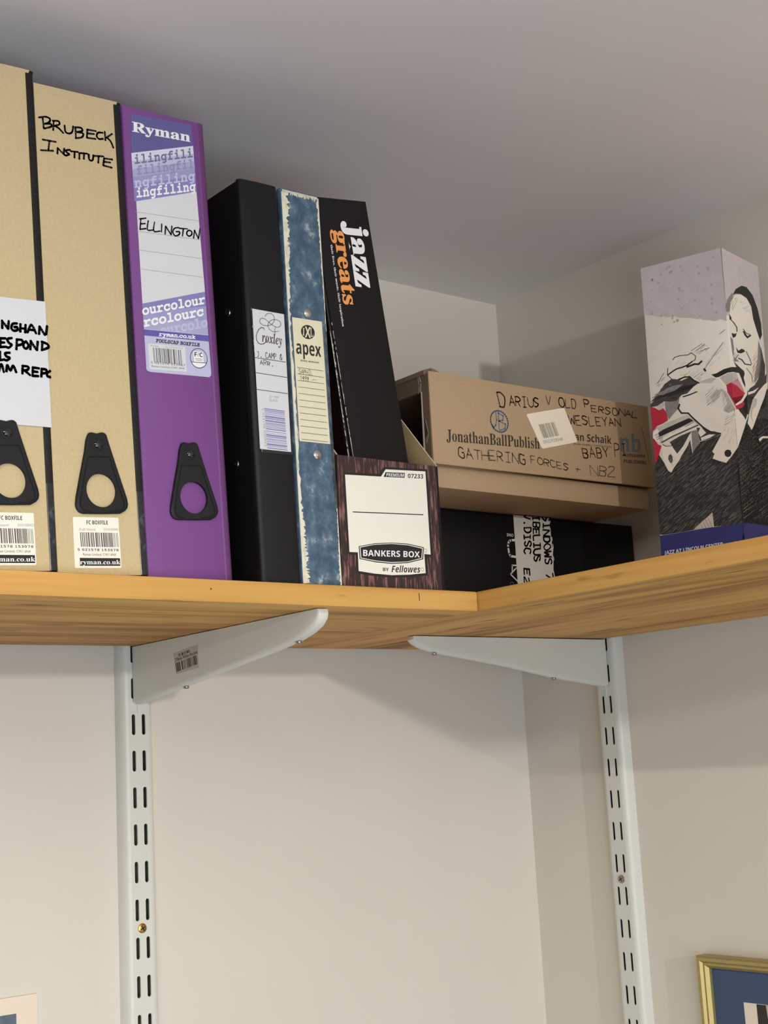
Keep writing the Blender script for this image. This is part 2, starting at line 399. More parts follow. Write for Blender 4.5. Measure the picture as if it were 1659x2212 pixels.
# ---------------------------------------------------------------- slotted uprights
def capsule(cu, cv, w, h, n=6):
    r = w / 2; o = []
    for i in range(n + 1): k = math.pi * i / n; o.append((cu + r * math.cos(k), cv + h / 2 - r + r * math.sin(k)))
    for i in range(n + 1): k = math.pi + math.pi * i / n; o.append((cu + r * math.cos(k), cv - h / 2 + r + r * math.sin(k)))
    return o
def upright(label, loc, rz, z_top_slot, screw_uv):
    t = thing('slotted_upright', label, 'shelf upright', loc, group='white slotted shelf uprights'); t.rotation_euler = (0, 0, rz)
    m = MB(); zt, zb = 14.0, -620.0
    # sides and rounded shoulders; local x across, -y out of the wall (front at y = 0)
    prof = [(-16.6, 13), (-16.2, 9), (-15.2, 4.5), (-13.6, 1.6), (-11.6, 0.3), (-9.6, 0)]
    for sgn in (-1, 1):
        vs = []; n = len(prof)
        for z in (zb, zt): vs += [(x if sgn < 0 else -x, y, z) for x, y in prof]
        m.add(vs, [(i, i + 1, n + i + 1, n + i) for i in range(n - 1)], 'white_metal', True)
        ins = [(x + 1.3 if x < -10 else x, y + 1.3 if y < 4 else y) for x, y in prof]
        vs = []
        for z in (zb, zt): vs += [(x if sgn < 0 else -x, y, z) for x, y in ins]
        m.add(vs, [(i, i + 1, n + i + 1, n + i) for i in range(n - 1)], 'channel_inside_shade', True)
    m.add([(-15, 11.5, zb), (15, 11.5, zb), (15, 11.5, zt), (-15, 11.5, zt)], [(0, 1, 2, 3)], 'channel_inside_shade')  # added back plate, coloured dark as the shade seen through the slots
    # front web, one cell per slot pair
    lo = zt
    k = 0
    zc = z_top_slot + 32 * 3
    while zc > zt - 16: zc -= 32
    cells = []
    top = zt
    while top > zb + 1:
        bot = max(zb, zc - 16); cells.append((top, bot, zc)); top = bot; zc -= 32
    for (a, b, c) in cells:
        bm = bmesh.new(); loops = [[(-9.6, b), (9.6, b), (9.6, a), (-9.6, a)]]
        for cu in (-5, 5):
            if a - b > 24: loops.append(capsule(cu, c, 3.5, 18.4))
        es = []
        for lp in loops:
            vs = [bm.verts.new((u, 0, v)) for u, v in lp]; es += [bm.edges.new((vs[i], vs[(i + 1) % len(vs)])) for i in range(len(vs))]
        bmesh.ops.triangle_fill(bm, edges=es, use_beauty=True, use_dissolve=False)
        m.bm(bm, 'white_metal')
        for lp in loops[1:]:
            n = len(lp); m.add([(u, 0, v) for u, v in lp] + [(u, 1.4, v) for u, v in lp], [(i, (i + 1) % n, n + (i + 1) % n, n + i) for i in range(n)], 'white_metal', True)
    m.build('channel', t)
    s = MB(); s.disc(screw_uv, 4.2, front, 1.3, 'brass' if rz == 0 else 'steel', 20)
    k = Ink(s, front, 1.4, 0.05); u, v = screw_uv
    for an in (0.5, 0.5 + math.pi / 2):
        k.stroke([(u - 2.3 * math.cos(an), v - 2.3 * math.sin(an)), (u + 2.3 * math.cos(an), v + 2.3 * math.sin(an))], 1.0, 'cross_dark', 0)
    o = s.build('screw', t); o['label'] = 'brass cross-head screw' if rz == 0 else 'dull steel cross-head screw'
    return t
upright('white slotted steel upright on the left wall, left of the corner', (-489.7, -13, 0), 0.0, (-86.0194,0.0000)[0], (-0.7, -261.4))
upright('white slotted steel upright on the right wall, above the gold picture frame', (-13, -136.3, 0), -math.pi / 2, (-83.8634,0.0000)[0], (0.4, -259.4))

# ---------------------------------------------------------------- brackets
def bracket(label, loc, rz, prof, bits):
    t = thing('shelf_bracket', label, 'shelf bracket', loc, group='white steel shelf brackets'); t.rotation_euler = (0, 0, rz)
    # prof: (distance from upright, height) outline, first to last along the lower edge, top edge closes it
    m = MB(); n = len(prof)
    cx = sum(p[0] for p in prof) / n; cz = sum(p[1] for p in prof) / n
    def inset(a):
        o = []
        for i, (u, v) in enumerate(prof):
            if i in (0, n - 2, n - 1): o.append((u, v)); continue
            p0, p1 = prof[i - 1], prof[i + 1]; dx, dy = p1[0] - p0[0], p1[1] - p0[1]; L = math.hypot(dx, dy)
            o.append((u - dy / L * a, v + dx / L * a))
        return o
    layers = [(-5.0, 4.0), (-4.7, 1.8), (-3.9, 0.6), (-2.6, 0.0), (2.6, 0.0), (3.9, 0.6), (4.7, 1.8), (5.0, 4.0)]
    vs = []; fs = []
    for x, a in layers: vs += [(x, -u, v) for u, v in inset(a)]
    K = len(layers)
    for j in range(K - 1): fs += [(j * n + i, j * n + i + 1, (j + 1) * n + i + 1, (j + 1) * n + i) for i in range(n - 1)]
    fs += [tuple(range(n)), tuple(range((K - 1) * n, K * n))]
    fs += [tuple(j * n for j in range(K)), tuple(j * n + n - 1 for j in range(K))]
    m.add(vs, fs, 'white_metal', True)
    m.build('arm', t)
    for (u, v) in bits:
        s = MB(); s.disc((0, u), 2.6, lambda a, b, d, v=v: (a, -b, v - d * 1.0), 1.8, 'steel', 14); s.build('screw', t)['label'] = 'small brass-grey screw under the arm'
    for z in (-20.0, -52.0):
        h = MB(); h.box((-1.2, -0.6, z - 7), (1.2, 4, z + 5), 'white_metal', 0.3, 1); h.build('hook', t)
    return t
LP = [(0.4, -49.5), (4, -51.2), (11, -50.8), (87, -41.9), (233, -24.4), (256, -20.9), (272, -16.9), (282, -12.8), (287.5, -8.0), (289, -4.0), (287, -0.3), (0.4, -0.3)]
lb = bracket('white steel bracket with a barcode sticker, under the left shelf', (-489.9, -13.2, -16.6), 0.0, LP, [(85, -42.3), (254, -21.4)])
m = MB(); st = [(73.8,-13.8),(115,-10.2),(115.6,-29.5),(78.3,-31.7)]
left_face = lambda u, v, d: (-5.02 - d, -u - 0.0, v + 0.6)
sheet(m, st, left_face, 0.15, 'sticker_grey'); k = Ink(m, left_face, 0.22)
k.bars([(79,-30),(114.1,-26.3),(77.4,-22.4)], 'ink_soft', n=14, seed=5)
k.text('270mm White Bracket', '', [(76.8,-21.3),(114,-17.6),(76.2,-18.5)], 'ink_soft'); k.bars([(83.1,-17.4),(103.3,-15.4),(82.6,-15)], 'ink_soft', n=9, seed=2)
m.build('sticker', lb)
RP = [(0.3, -47.3), (3, -48.6), (8, -48.0), (75, -39.2), (139, -28.0), (228, -15.6), (246, -11.8), (256, -7.6), (260, -3.6), (258.5, -0.2), (0.3, -0.2)]
bracket('white steel bracket without a sticker, under the right shelf', (-13.2, -136.3, -16.8), -math.pi / 2, RP, [(75, -39.6), (231, -15.8)])

# ---------------------------------------------------------------- box files
TAB = [(26.1,95.8),(27,96.9),(28.3,97.4),(30.3,97.2),(33,96.8),(34.9,97.5),(36.9,97.9),(38.5,97.6),(39.9,96.4),(41.4,90.8),(47.4,70.7),(52.9,52.5),(53.4,48.5),(52.7,45.9),(50.7,43.8),(47.2,42),(33.5,41.4),(19.5,41.2),(16.9,42.1),(15.2,44),(14.4,47),(15.1,52.2),(18.8,67.3),(23,83.6),(24.5,91.8)]
TABR = [(32.5,88.8)][0]
HOLE = [(33.6,57.4),(44.8,57.5),(34,69)]
def pull_tab(parent, at_uv):
    du, dv = at_uv[0] - TABR[0], at_uv[1] - TABR[1]
    m = MB(); out = shift(TAB, du, dv); n = len(out)
    c, r, tp = shift(HOLE, du, dv); N = 32
    hole = [(c[0] + math.cos(a) * (r[0] - c[0]), c[1] + math.sin(a) * (tp[1] - c[1])) for a in [2 * math.pi * i / N for i in range(N)]]
    cx = sum(p[0] for p in out) / n; cv = sum(p[1] for p in out) / n
    def ins(f): return [(cx + (u - cx) * (1 - f * .9), cv + (v - cv) * (1 - f * .5)) for u, v in out]
    rings = [(out, 0.1), (out, 1.6), (ins(0.05), 2.4), (ins(0.13), 2.5)]
    vs = []; fs = []
    for lp, d in rings: vs += [(u, -d, v) for u, v in lp]
    for j in range(3): fs += [(j * n + i, j * n + (i + 1) % n, (j + 1) * n + (i + 1) % n, (j + 1) * n + i) for i in range(n)]
    m.add(vs, fs, 'black_plastic', True)
    bm = bmesh.new(); es = []
    for lp in (ins(0.13), hole):
        q = [bm.verts.new((u, -2.5, v)) for u, v in lp]; es += [bm.edges.new((q[i], q[(i + 1) % len(q)])) for i in range(len(q))]
    bmesh.ops.triangle_fill(bm, edges=es, use_beauty=True, use_dissolve=False); m.bm(bm, 'black_plastic')
    m.add([(u, -2.5, v) for u, v in hole] + [(u, -0.1, v) for u, v in hole], [(i, (i + 1) % N, N + (i + 1) % N, N + i) for i in range(N)], 'black_plastic', True)
    def ridge(pts, w):       # low moulded ridges on the tab
        for a, b in zip(pts, pts[1:]):
            dx, dy = b[0] - a[0], b[1] - a[1]; L = math.hypot(dx, dy); nx, ny = -dy / L * w / 2, dx / L * w / 2
            base_ = [(a[0] - nx, -2.45, a[1] - ny), (b[0] - nx, -2.45, b[1] - ny), (b[0] + nx, -2.45, b[1] + ny), (a[0] + nx, -2.45, a[1] + ny)]
            top_ = [(a[0] - nx * .4, -3.0, a[1] - ny * .4), (b[0] - nx * .4, -3.0, b[1] - ny * .4), (b[0] + nx * .4, -3.0, b[1] + ny * .4), (a[0] + nx * .4, -3.0, a[1] + ny * .4)]
            m.add(base_ + top_, [(4, 5, 6, 7), (0, 1, 5, 4), (1, 2, 6, 5), (2, 3, 7, 6), (3, 0, 4, 7)], 'black_plastic')
    ridge(shift([(25.1,80.2),(40.8,81)], du, dv), 0.9)
    ridge(shift([(24.9,79.5),(21,64.4),(18.5,52.3),(17.4,46.3),(19.6,43.2),(26,42.6)], du, dv), 0.9)
    ridge(shift([(41.1,80.6),(45.8,63.5),(50,50.4),(50.1,46.4),(47.4,44),(39,43)], du, dv), 0.9)
    o = m.build('pull_tab', parent); o['label'] = 'black plastic pull tab with a round finger hole'
    s = MB(); s.disc((at_uv[0], at_uv[1]), 4.3, lambda u, v, d: (u, -2.5 - d, v), 0.5, 'black_plastic', 22)
    s.disc((at_uv[0], at_uv[1]), 2.9, lambda u, v, d: (u, -2.9 - d, v), 1.2, 'black_gloss', 18, dome=0.5)
    s.build('rivet', o)
    return o
def fc_label(parent, du, dv, half=False):
    m = MB(); Q = lambda p: shift(p, du, dv)
    sheet(m, Q([(13.3,39),(45.7,39.3),(46.2,38.7),(46.4,5.6),(45.7,4.9),(12.8,4.7),(12.2,5.3),(12.6,38.4)]), front, 0.18, 'paper_label'); k = Ink(m, front, 0.25)
    k.text('FC BOXFILE', 'bold', Q([(22.3,34.2),(38,34.4),(22.3,36.9)]), 'ink_soft')
    k.text('Kraft Natural', '', Q([(16.7,29.9),(28.5,30.1),(16.8,31.6)]), 'print_grey'); k.text('0101050421', '', Q([(34.8,30.2),(46.2,30.4),(34.8,31.9)]), 'print_grey')
    k.bars(Q([(17.4,19),(46.1,19.1),(17.1,28.7)]), 'ink_soft', n=26, seed=11)
    k.text('5 021578 153078', 'mono', Q([(14.7,16.2),(44.8,16.2),(14.7,17.9)]), 'ink_soft', fat=0.02)
    k.text('Ryman Limited, CW1 6NA', '', Q([(18.4,12.5),(42.9,12.5),(18.5,14.8)]), 'line_grey')
    k.fill(Q([(16,11.5),(45.6,11.5),(45.6,6.3),(15.9,6.2)]), 'print_black')
    k.text('ryman.co.uk', 'serif', Q([(15.9,6.2),(45.5,6.4),(16.1,10.1)]), 'print_white', 2)
    o = m.build('barcode_label', parent); o['label'] = 'white barcode label'
    return o
def kraft_file(label, loc, ry, w, h, tab):
    t = thing('box_file', label, 'box file', loc, ry, 'foolscap box files')
    m = MB(); m.box((0.4, 1.2, 0), (w, 262, h - 1), 'black_board', 1.2, 2); m.build('case', t)
    m = MB(); e = w - 5.6
    m.prism([(0, 0), (e, 0), (e, h - 8.0), (e + 3.4, h), (0, h)], front, -1.4, 0.0, 'kraft')
    k = Ink(m, front, 0.1)
    sp = m
    m2 = MB()
    prof = [(e - 0.2, -1.3), (e, 0.2), (e + 0.8, 0.5), (w - 1.0, 0.4), (w, -0.6), (w, -2.5)]
    n = len(prof); vs = []
    for z in (0.2, 50, 58, h - 2.5):
        vs += [(u, -d, z) for u, d in prof]
    m2.add(vs[:3 * n], [(j * n + i, j * n + i + 1, (j + 1) * n + i + 1, (j + 1) * n + i) for j in range(2) for i in range(n - 1)], 'scuffed_black', True)
    m2.add(vs[2 * n:], [(i, i + 1, n + i + 1, n + i) for i in range(n - 1)], 'black_cloth', True)
    m2.add([(e + 0.3, -0.5, h - 7.6), (w, -0.5, h - 2.5), (e + 3.2, -0.2, h - 0.2), (w, -0.2, h - 0.8)], [(0, 1, 3, 2)], 'black_cloth')
    m2.build('cloth_hinge', t)['label'] = 'black cloth hinge strip'
    pull_tab(t, tab)
    return t, m, k
W1 = (66.6000,0.0000)[0]
E1 = (61.0000,0.0000)[0]
L1 = Vector((-705.0160,-296.0000,0.0000)) - Vector((E1 * math.cos((-0.0425,0.0000)[0]), 0, -E1 * math.sin((-0.0425,0.0000)[0]))); L1.z = 0
t, sp, k = kraft_file('kraft box file with a handwritten white paper pasted across its spine', L1, (-0.0425,0.0000)[0], W1, (349.7976,0.0000)[0], shift([(-26.6,90)], E1, 0)[0])
sp.build('spine', t)
b1 = [(-9.5,38)][0]; b2 = [(46.3,39.3)][0]
fc_label(t, b1[0] + E1 - b2[0], b1[1] - b2[1])
m = MB(); pq = shift([(5.8,183.2),(5.9,96.1),(-29.8,97.2),(-25.8,183)], E1, 0)
pp = [pq[0], pq[1], (1.0, pq[2][1] - 0.6), (1.0, pq[3][1] - 1.2)]
sheet(m, pp, front_at(-0.6), 0.25, 'paper'); k = Ink(m, front_at(-0.6), 0.34)
Q = lambda p: shift(p, E1, 0)
k.pen(Q([(-25.6,166.2),(-25.7,161)]), 1.75, 'ink', 1)
k.pen(Q([(-25.6,166),(-21.6,161)]), 1.75, 'ink', 1)
k.pen(Q([(-20.9,166.4),(-21.7,161.1)]), 1.75, 'ink', 1)
k.pen(Q([(-15.2,165.4),(-18.3,164.7),(-19.3,161.5),(-17.3,160.1),(-15,161.2),(-15.4,162.8),(-17.2,162.6)]), 1.75, 'ink', 1)
k.pen(Q([(-12.8,165.3),(-13.2,160)]), 1.75, 'ink', 1)
k.pen(Q([(-9.2,165.1),(-9.7,159.8)]), 1.75, 'ink', 1)
k.pen(Q([(-13,162.4),(-9.4,162.4)]), 1.75, 'ink', 1)
k.pen(Q([(-8.1,160),(-5,165.6),(-2,160)]), 1.75, 'ink', 1)
k.pen(Q([(-6.9,162.1),(-3,162.1)]), 1.75, 'ink', 1)
k.pen(Q([(0.8,165.2),(0.1,159.8)]), 1.75, 'ink', 1)
k.pen(Q([(0.8,165),(4.3,159.7)]), 1.75, 'ink', 1)
k.pen(Q([(6.2,166),(5.2,160.2)]), 1.75, 'ink', 1)
k.pen(Q([(-27.2,154.1),(-27.7,148)]), 1.75, 'ink', 1)
k.pen(Q([(-27.4,153.8),(-23.9,154.2)]), 1.75, 'ink', 1)
k.pen(Q([(-27.5,151),(-24.7,151.3)]), 1.75, 'ink', 1)
k.pen(Q([(-27.8,147.9),(-24.2,148.4)]), 1.75, 'ink', 1)
k.pen(Q([(-19.4,154.9),(-22.5,153.8),(-21.4,151.3),(-19.6,150.3),(-21.8,148.1),(-23.6,148.5)]), 1.75, 'ink', 1)
k.pen(Q([(-15.8,154.5),(-16.5,147.5)]), 1.75, 'ink', 1)
k.pen(Q([(-16,154.3),(-12.3,154.2),(-12.1,151.7),(-16.1,150.1)]), 1.75, 'ink', 1)
k.pen(Q([(-9.6,153.7),(-11.3,151.9),(-11.1,149.3),(-9.2,148.9),(-7.9,151.3),(-9.6,153.7)]), 1.75, 'ink', 1)
k.pen(Q([(-6,154.5),(-6.7,148.5)]), 1.75, 'ink', 1)
k.pen(Q([(-6.1,154.1),(-2.1,148.5)]), 1.75, 'ink', 1)
k.pen(Q([(-1.1,154.4),(-1.9,148.5)]), 1.75, 'ink', 1)
k.pen(Q([(2.3,154.8),(1.6,148.8)]), 1.75, 'ink', 1)
k.pen(Q([(1.7,154.6),(5.6,153.5),(6.3,151.2),(1.5,148.8)]), 1.75, 'ink', 1)
k.pen(Q([(-28,144.8),(-28.3,139)]), 1.75, 'ink', 1)
k.pen(Q([(-28.3,139),(-26.2,139.4)]), 1.75, 'ink', 1)
k.pen(Q([(-21.3,144.7),(-24.4,144),(-23.7,142),(-21.5,141.1),(-23.6,139.3),(-25.4,139.7)]), 1.75, 'ink', 1)
k.pen(Q([(-29.4,131.2),(-27.5,136.3),(-26,131.1)]), 1.75, 'ink', 1)
k.pen(Q([(-24.2,131.8),(-23.4,136.1),(-21.5,132.6),(-19.3,136),(-17.4,131.8)]), 1.75, 'ink', 1)
k.pen(Q([(-12.6,136.8),(-13.1,131.3)]), 1.75, 'ink', 1)
k.pen(Q([(-12.9,136.5),(-9,136.4),(-9.1,134.4),(-12.9,133.4)]), 1.75, 'ink', 1)
k.pen(Q([(-11.4,133.6),(-7.7,130.7)]), 1.75, 'ink', 1)
k.pen(Q([(-5.4,136.4),(-6,130.5)]), 1.75, 'ink', 1)
k.pen(Q([(-5.6,136.2),(-1.2,136)]), 1.75, 'ink', 1)
k.pen(Q([(-5.9,133.4),(-2.3,133.4)]), 1.75, 'ink', 1)
k.pen(Q([(-6.1,130.4),(-1.9,130.6)]), 1.75, 'ink', 1)
k.pen(Q([(0.8,136),(0.2,130.4)]), 1.75, 'ink', 1)
k.pen(Q([(0.7,135.8),(3.9,135.5),(3.8,133.5),(0.4,132.6)]), 1.75, 'ink', 1)
k.pen(Q([(6.8,135),(4.5,133.1),(4.8,131.1),(6.6,130.7)]), 1.75, 'ink', 1)
m.build('paper_label', t)['label'] = 'white paper with black marker writing'

t, sp, k = kraft_file('kraft box file with black handwriting near the top of its bare spine', (-699.4466,-296.0000,0.0000), (-0.0417,0.0000)[0], (66.6959,0.0000)[0], (344.2446,0.0000)[0], TABR)
k.pen([(5.6,319),(6,311.6)], 1.35, 'ink', 1)
k.pen([(2.8,319),(7.8,320.6),(11,319.7),(10.2,317.1),(6.9,315.2)], 1.35, 'ink', 1)
k.pen([(6.9,315.2),(11.4,316.1),(11.5,314.1),(6.4,311.7)], 1.35, 'ink', 1)
k.pen([(13.8,319.1),(13,311.9)], 1.35, 'ink', 1)
k.pen([(13,318.8),(17.3,319.4),(17.9,317.2),(14,315.1)], 1.35, 'ink', 1)
k.pen([(14.8,315.2),(17.5,314),(20.6,311.3)], 1.35, 'ink', 1)
k.pen([(21.9,317.2),(22.3,312.7),(25,311.9),(27.4,313.6),(28.5,318)], 1.35, 'ink', 1)
k.pen([(30.1,317.7),(30.1,309.9)], 1.35, 'ink', 1)
k.pen([(29.9,317.6),(34.4,318.1),(35.3,316.1),(31.2,314.3)], 1.35, 'ink', 1)
k.pen([(31.2,314.3),(35.8,314.2),(34.6,311.1),(29.8,309.5)], 1.35, 'ink', 1)
k.pen([(39.4,318.1),(38.6,311.7)], 1.35, 'ink', 1)
k.pen([(39.2,317.9),(46,318.1)], 1.35, 'ink', 1)
k.pen([(39,315),(44.4,315.6)], 1.35, 'ink', 1)
k.pen([(38.5,311.6),(45.3,312.1)], 1.35, 'ink', 1)
k.pen([(51.3,318),(47.7,317.3),(46.4,314.6),(48,312.7),(51.2,313.4)], 1.35, 'ink', 1)
k.pen([(53,319.2),(53.1,312.7)], 1.35, 'ink', 1)
k.pen([(58.7,318.7),(53.8,314.7)], 1.35, 'ink', 1)
k.pen([(54.3,315.2),(57.3,312.6),(59.1,308.3)], 1.35, 'ink', 1)
k.pen([(4.8,303.2),(14.5,303.5)], 1.35, 'ink', 1)
k.pen([(9.8,303.3),(8.6,296.2)], 1.35, 'ink', 1)
k.pen([(3,295.1),(12.2,296.5)], 1.35, 'ink', 1)
k.pen([(15.7,299.2),(15.3,295)], 1.35, 'ink', 1)
k.pen([(15.7,299.2),(20.1,295.6)], 1.35, 'ink', 1)
k.pen([(20.7,299.9),(20,295.6)], 1.35, 'ink', 1)
k.pen([(25,299.8),(21.9,298.7),(22.6,297.3),(24.2,296.4),(21.9,295),(20.5,295.3)], 1.35, 'ink', 1)
k.pen([(25.6,298.9),(31.1,299.4)], 1.35, 'ink', 1)
k.pen([(28.5,299.1),(28.1,294.6)], 1.35, 'ink', 1)
k.pen([(32.1,298.8),(31.8,294.4)], 1.35, 'ink', 1)
k.pen([(32.9,299),(38.3,299.6)], 1.35, 'ink', 1)
k.pen([(35.8,299.4),(35.3,295.1)], 1.35, 'ink', 1)
k.pen([(39.3,299.3),(39.5,295.5),(42,295.4),(42.9,299.4)], 1.35, 'ink', 1)
k.pen([(43.2,299),(50.8,300.1)], 1.35, 'ink', 1)
k.pen([(47,299.4),(46.4,294.4)], 1.35, 'ink', 1)
k.pen([(51.3,299),(50.2,293.2)], 1.35, 'ink', 1)
k.pen([(51.2,298.7),(57.7,299.1)], 1.35, 'ink', 1)
k.pen([(50.7,296.1),(55.9,296.5)], 1.35, 'ink', 1)
k.pen([(50.1,293.2),(56.9,292.8)], 1.35, 'ink', 1)
sp.build('spine', t)
fc_label(t, 0, 0)

PW, PH = (70.2151,347.0274)
t = thing('box_file', 'purple box file with a long printed label, between kraft and black files', 'box file', (-632.1631,-294.0000,0.0000), (-0.0372,0.0000)[0], 'foolscap box files')
m = MB(); m.box((0.6, 2.0, 0), (PW - 0.6, 262, PH - 1.2), 'purple_cloth', 1.2, 2); m.build('case', t)
m = MB(); prof = [(0.0, -3.0), (0.2, -1.2), (0.9, -0.3), (2.2, 0), (PW - 8.4, 0), (PW - 7.6, -0.5), (PW - 6.6, 0.3)]
prof2 = [(PW - 6.6, 0.3), (PW - 4.5, 0.2), (PW - 2.4, -0.6), (PW - 0.8, -2.2), (PW, -4.2)]
for pr, mt_ in ((prof, 'purple'), (prof2, 'purple_cloth')):
    n = len(pr); vs = []
    for z in (0, PH): vs += [(u, -d, z) for u, d in pr]
    m.add(vs, [(i, i + 1, n + i + 1, n + i) for i in range(n - 1)] , mt_, True)
    m.add([(u, -d, PH) for u, d in pr] + [(u, 4.5, PH) for u, d in pr], [(i, i + 1, n + i + 1, n + i) for i in range(n - 1)], mt_)
m.build('spine', t)
pull_tab(t, [(38,89.8)][0])
m = MB(); base = [(7.4,341.6),(57.7,344),(60.6,214.1),(61.3,152.2),(59.7,148.9),(57.7,149),(10.9,148.1),(8.7,148.9),(8.1,150)]
sheet(m, base, front, 0.16, 'paper'); k = Ink(m, front, 0.2, 0.04)
k.fill([(7.4,341.6),(57.7,344),(58.4,327.5),(5.8,311)], 'violet_dark', 1)
k.text('Ryman', 'serif', [(7.3,325.6),(56.2,327.7),(7.7,335.7)], 'print_white', 2, 0.012)
# shaded band of repeated words
def lerp(a, b, f): return (a[0] + (b[0] - a[0]) * f, a[1] + (b[1] - a[1]) * f)
A_, B_, C_, D_ = [(5.8,311),(58.4,327.5),(59,291.4),(6.1,274.1)]
for i, mm in enumerate(('lilac_white', 'violet_light', 'violet_b', 'violet_a', 'violet_mid', 'violet_mid')):
    f0, f1 = i / 6, (i + 1) / 6
    k.fill([lerp(A_, D_, f0), lerp(B_, C_, f0), lerp(B_, C_, f1), lerp(A_, D_, f1)], mm, 1)
k.text('ilingfili', 'mono', [(7.9,300.9),(57.6,316.2),(7.9,310.4)], 'slate_text', 2, 0.03)
k.text('filingfil', 'mono', [(9.4,292.8),(57.9,307.7),(9.5,302.4)], 'slate_text_b', 2, 0.03)
k.text('ngfiling', 'mono', [(6.8,282.4),(58.4,297.9),(7,292.4)], 'lilac_text', 2, 0.03)
k.text('ingfiling', 'mono', [(7.9,275.2),(58.3,289.8),(8.1,285.1)], 'print_white', 2, 0.03)
for a in ("1005,1235 1485,1305", ): pass
k.stroke([(6.2,266.4),(59.1,268.5)], 0.35, 'print_grey', 1); k.stroke([(6.9,251.9),(59.3,253.9)], 0.35, 'print_grey', 1)
k.stroke([(7.1,237.9),(59.4,239.4)], 0.35, 'print_grey', 1); k.stroke([(7.5,223.7),(59.4,225)], 0.35, 'print_grey', 1)
k.pen([(10.5,261.6),(9.4,253.8)], 1.1, 'ink', 2)
k.pen([(9.6,261.5),(14.7,263)], 1.1, 'ink', 2)
k.pen([(10,257.9),(13.8,258.7)], 1.1, 'ink', 2)
k.pen([(9.3,253.6),(14.2,255)], 1.1, 'ink', 2)
k.pen([(16.5,261.3),(15.4,254.4),(19.6,254.8)], 1.1, 'ink', 2)
k.pen([(21.6,261.1),(20.6,254.2),(25.6,255)], 1.1, 'ink', 2)
k.pen([(27.5,260.7),(26.9,254.7)], 1.1, 'ink', 2)
k.pen([(30.7,259.6),(29.8,253.5)], 1.1, 'ink', 2)
k.pen([(30.7,259.6),(34.8,253.7)], 1.1, 'ink', 2)
k.pen([(35.9,260.5),(34.8,253.7)], 1.1, 'ink', 2)
k.pen([(41.7,260.4),(38,259.2),(36.4,255.8),(38.3,253.5),(41.6,255.1),(41.9,257.2),(39.2,256.8)], 1.1, 'ink', 2)
k.pen([(42.1,259.9),(49,260.6)], 1.1, 'ink', 2)
k.pen([(45.5,260.3),(44.4,254.5)], 1.1, 'ink', 2)
k.pen([(50.5,259.9),(48.6,258.5),(48.2,256.3),(49.9,255.2),(52.1,256.6),(52.5,258.9),(50.5,259.9)], 1.1, 'ink', 2)
k.pen([(55,260.6),(53.8,254.4)], 1.1, 'ink', 2)
k.pen([(55,260.6),(57.9,254.5)], 1.1, 'ink', 2)
k.pen([(59.8,262.7),(58,254.6)], 1.1, 'ink', 2)
A_, B_, C_, D_ = [(7.5,197.8),(60.6,214),(61,180.7),(7.9,179.5)]
for i, mm in enumerate(('violet_mid', 'violet_mid', 'violet_a', 'violet_a', 'violet_b', 'violet_b')):
    f0, f1 = i / 6, (i + 1) / 6
    k.fill([lerp(A_, D_, f0), lerp(B_, C_, f0), lerp(B_, C_, f1), lerp(A_, D_, f1)], mm, 1)
k.text('ourcolour', 'mono', [(7.3,189),(60.2,204.5),(7.2,196.2)], 'print_white', 2, 0.035)
k.text('rcolourc', 'mono', [(7.8,180.3),(58.2,195.2),(7.6,187.6)], 'print_white', 2, 0.035)
k.text('ourcolo', 'mono', [(21,175.3),(61.1,187),(20.7,183.2)], 'violet_light', 2, 0.035)
k.fill([(7.9,179.5),(61,181.2),(61,180.5),(7.9,178.8)], 'violet_light', 3)
k.fill([(7.9,178.9),(61.1,180.6),(61.1,176),(7.8,174.4)], 'violet_bar', 3)
k.text('ryman.co.uk', 'mono', [(19.3,174.5),(49.6,175.7),(20,178.4)], 'print_white', 4, 0.035)
k.fill([(7.8,174.4),(61,176.1),(61.4,152),(60.8,149.8),(59,149.3),(10.8,148.2),(8.9,148.7),(8.3,150.4)], 'violet_light', 3)
k.text('FOOLSCAP BOXFILE', 'mono', [(16.8,170.3),(52.9,171.1),(17.2,173.1)], 'print_black', 4, 0.035)
k.fill([(10.5,168.9),(40.6,169.6),(40.8,151.1),(10.5,150.1)], 'paper', 4)
k.bars([(14.4,155.5),(38,156.1),(14.1,166.3)], 'ink_soft', 5, n=22, seed=4)
k.text('5 021576 023067', '', [(11.8,154.4),(40,155.1),(11.8,155.9)], 'ink_soft', 5); k.text('Ryman Limited, CW1 6NA.', '', [(12.2,151.4),(39.6,152.3),(12.2,153.2)], 'ink_soft', 5)
k.text('Purple', '', [(12.7,166.7),(18.8,166.9),(12.7,168)], 'line_grey', 5); k.text('0155045722', '', [(24.5,167.1),(38.8,167.6),(24.5,168.5)], 'print_grey', 5)
cc = [(51.6,162.3),(58.7,162.4),(52,169.7)]
k.ring(cc, 0.5, 'ink_soft', 5); k.fill([(45.5,158.7),(57.3,159.2),(56.1,157.2),(53.2,155.7),(49.8,155.4),(47,156.4)], 'print_white', 4)
k.fill([(47.3,167.4),(55.5,167.3),(55.5,159.7),(47.4,159.2)], 'print_white', 5); k.stroke([(44.8,158.8),(58.2,159.4)], 0.4, 'ink_soft', 6)
k.text('F/C', 'bold', [(48.1,163.3),(55,163.4),(48.2,166.7)], 'print_black', 6); k.stroke([(48.4,161.8),(54.7,161.9)], 0.3, 'ink_soft', 6); k.stroke([(49,160.8),(54.2,160.7)], 0.3, 'ink_soft', 6)
m.build('printed_label', t)['label'] = 'white and violet printed label'

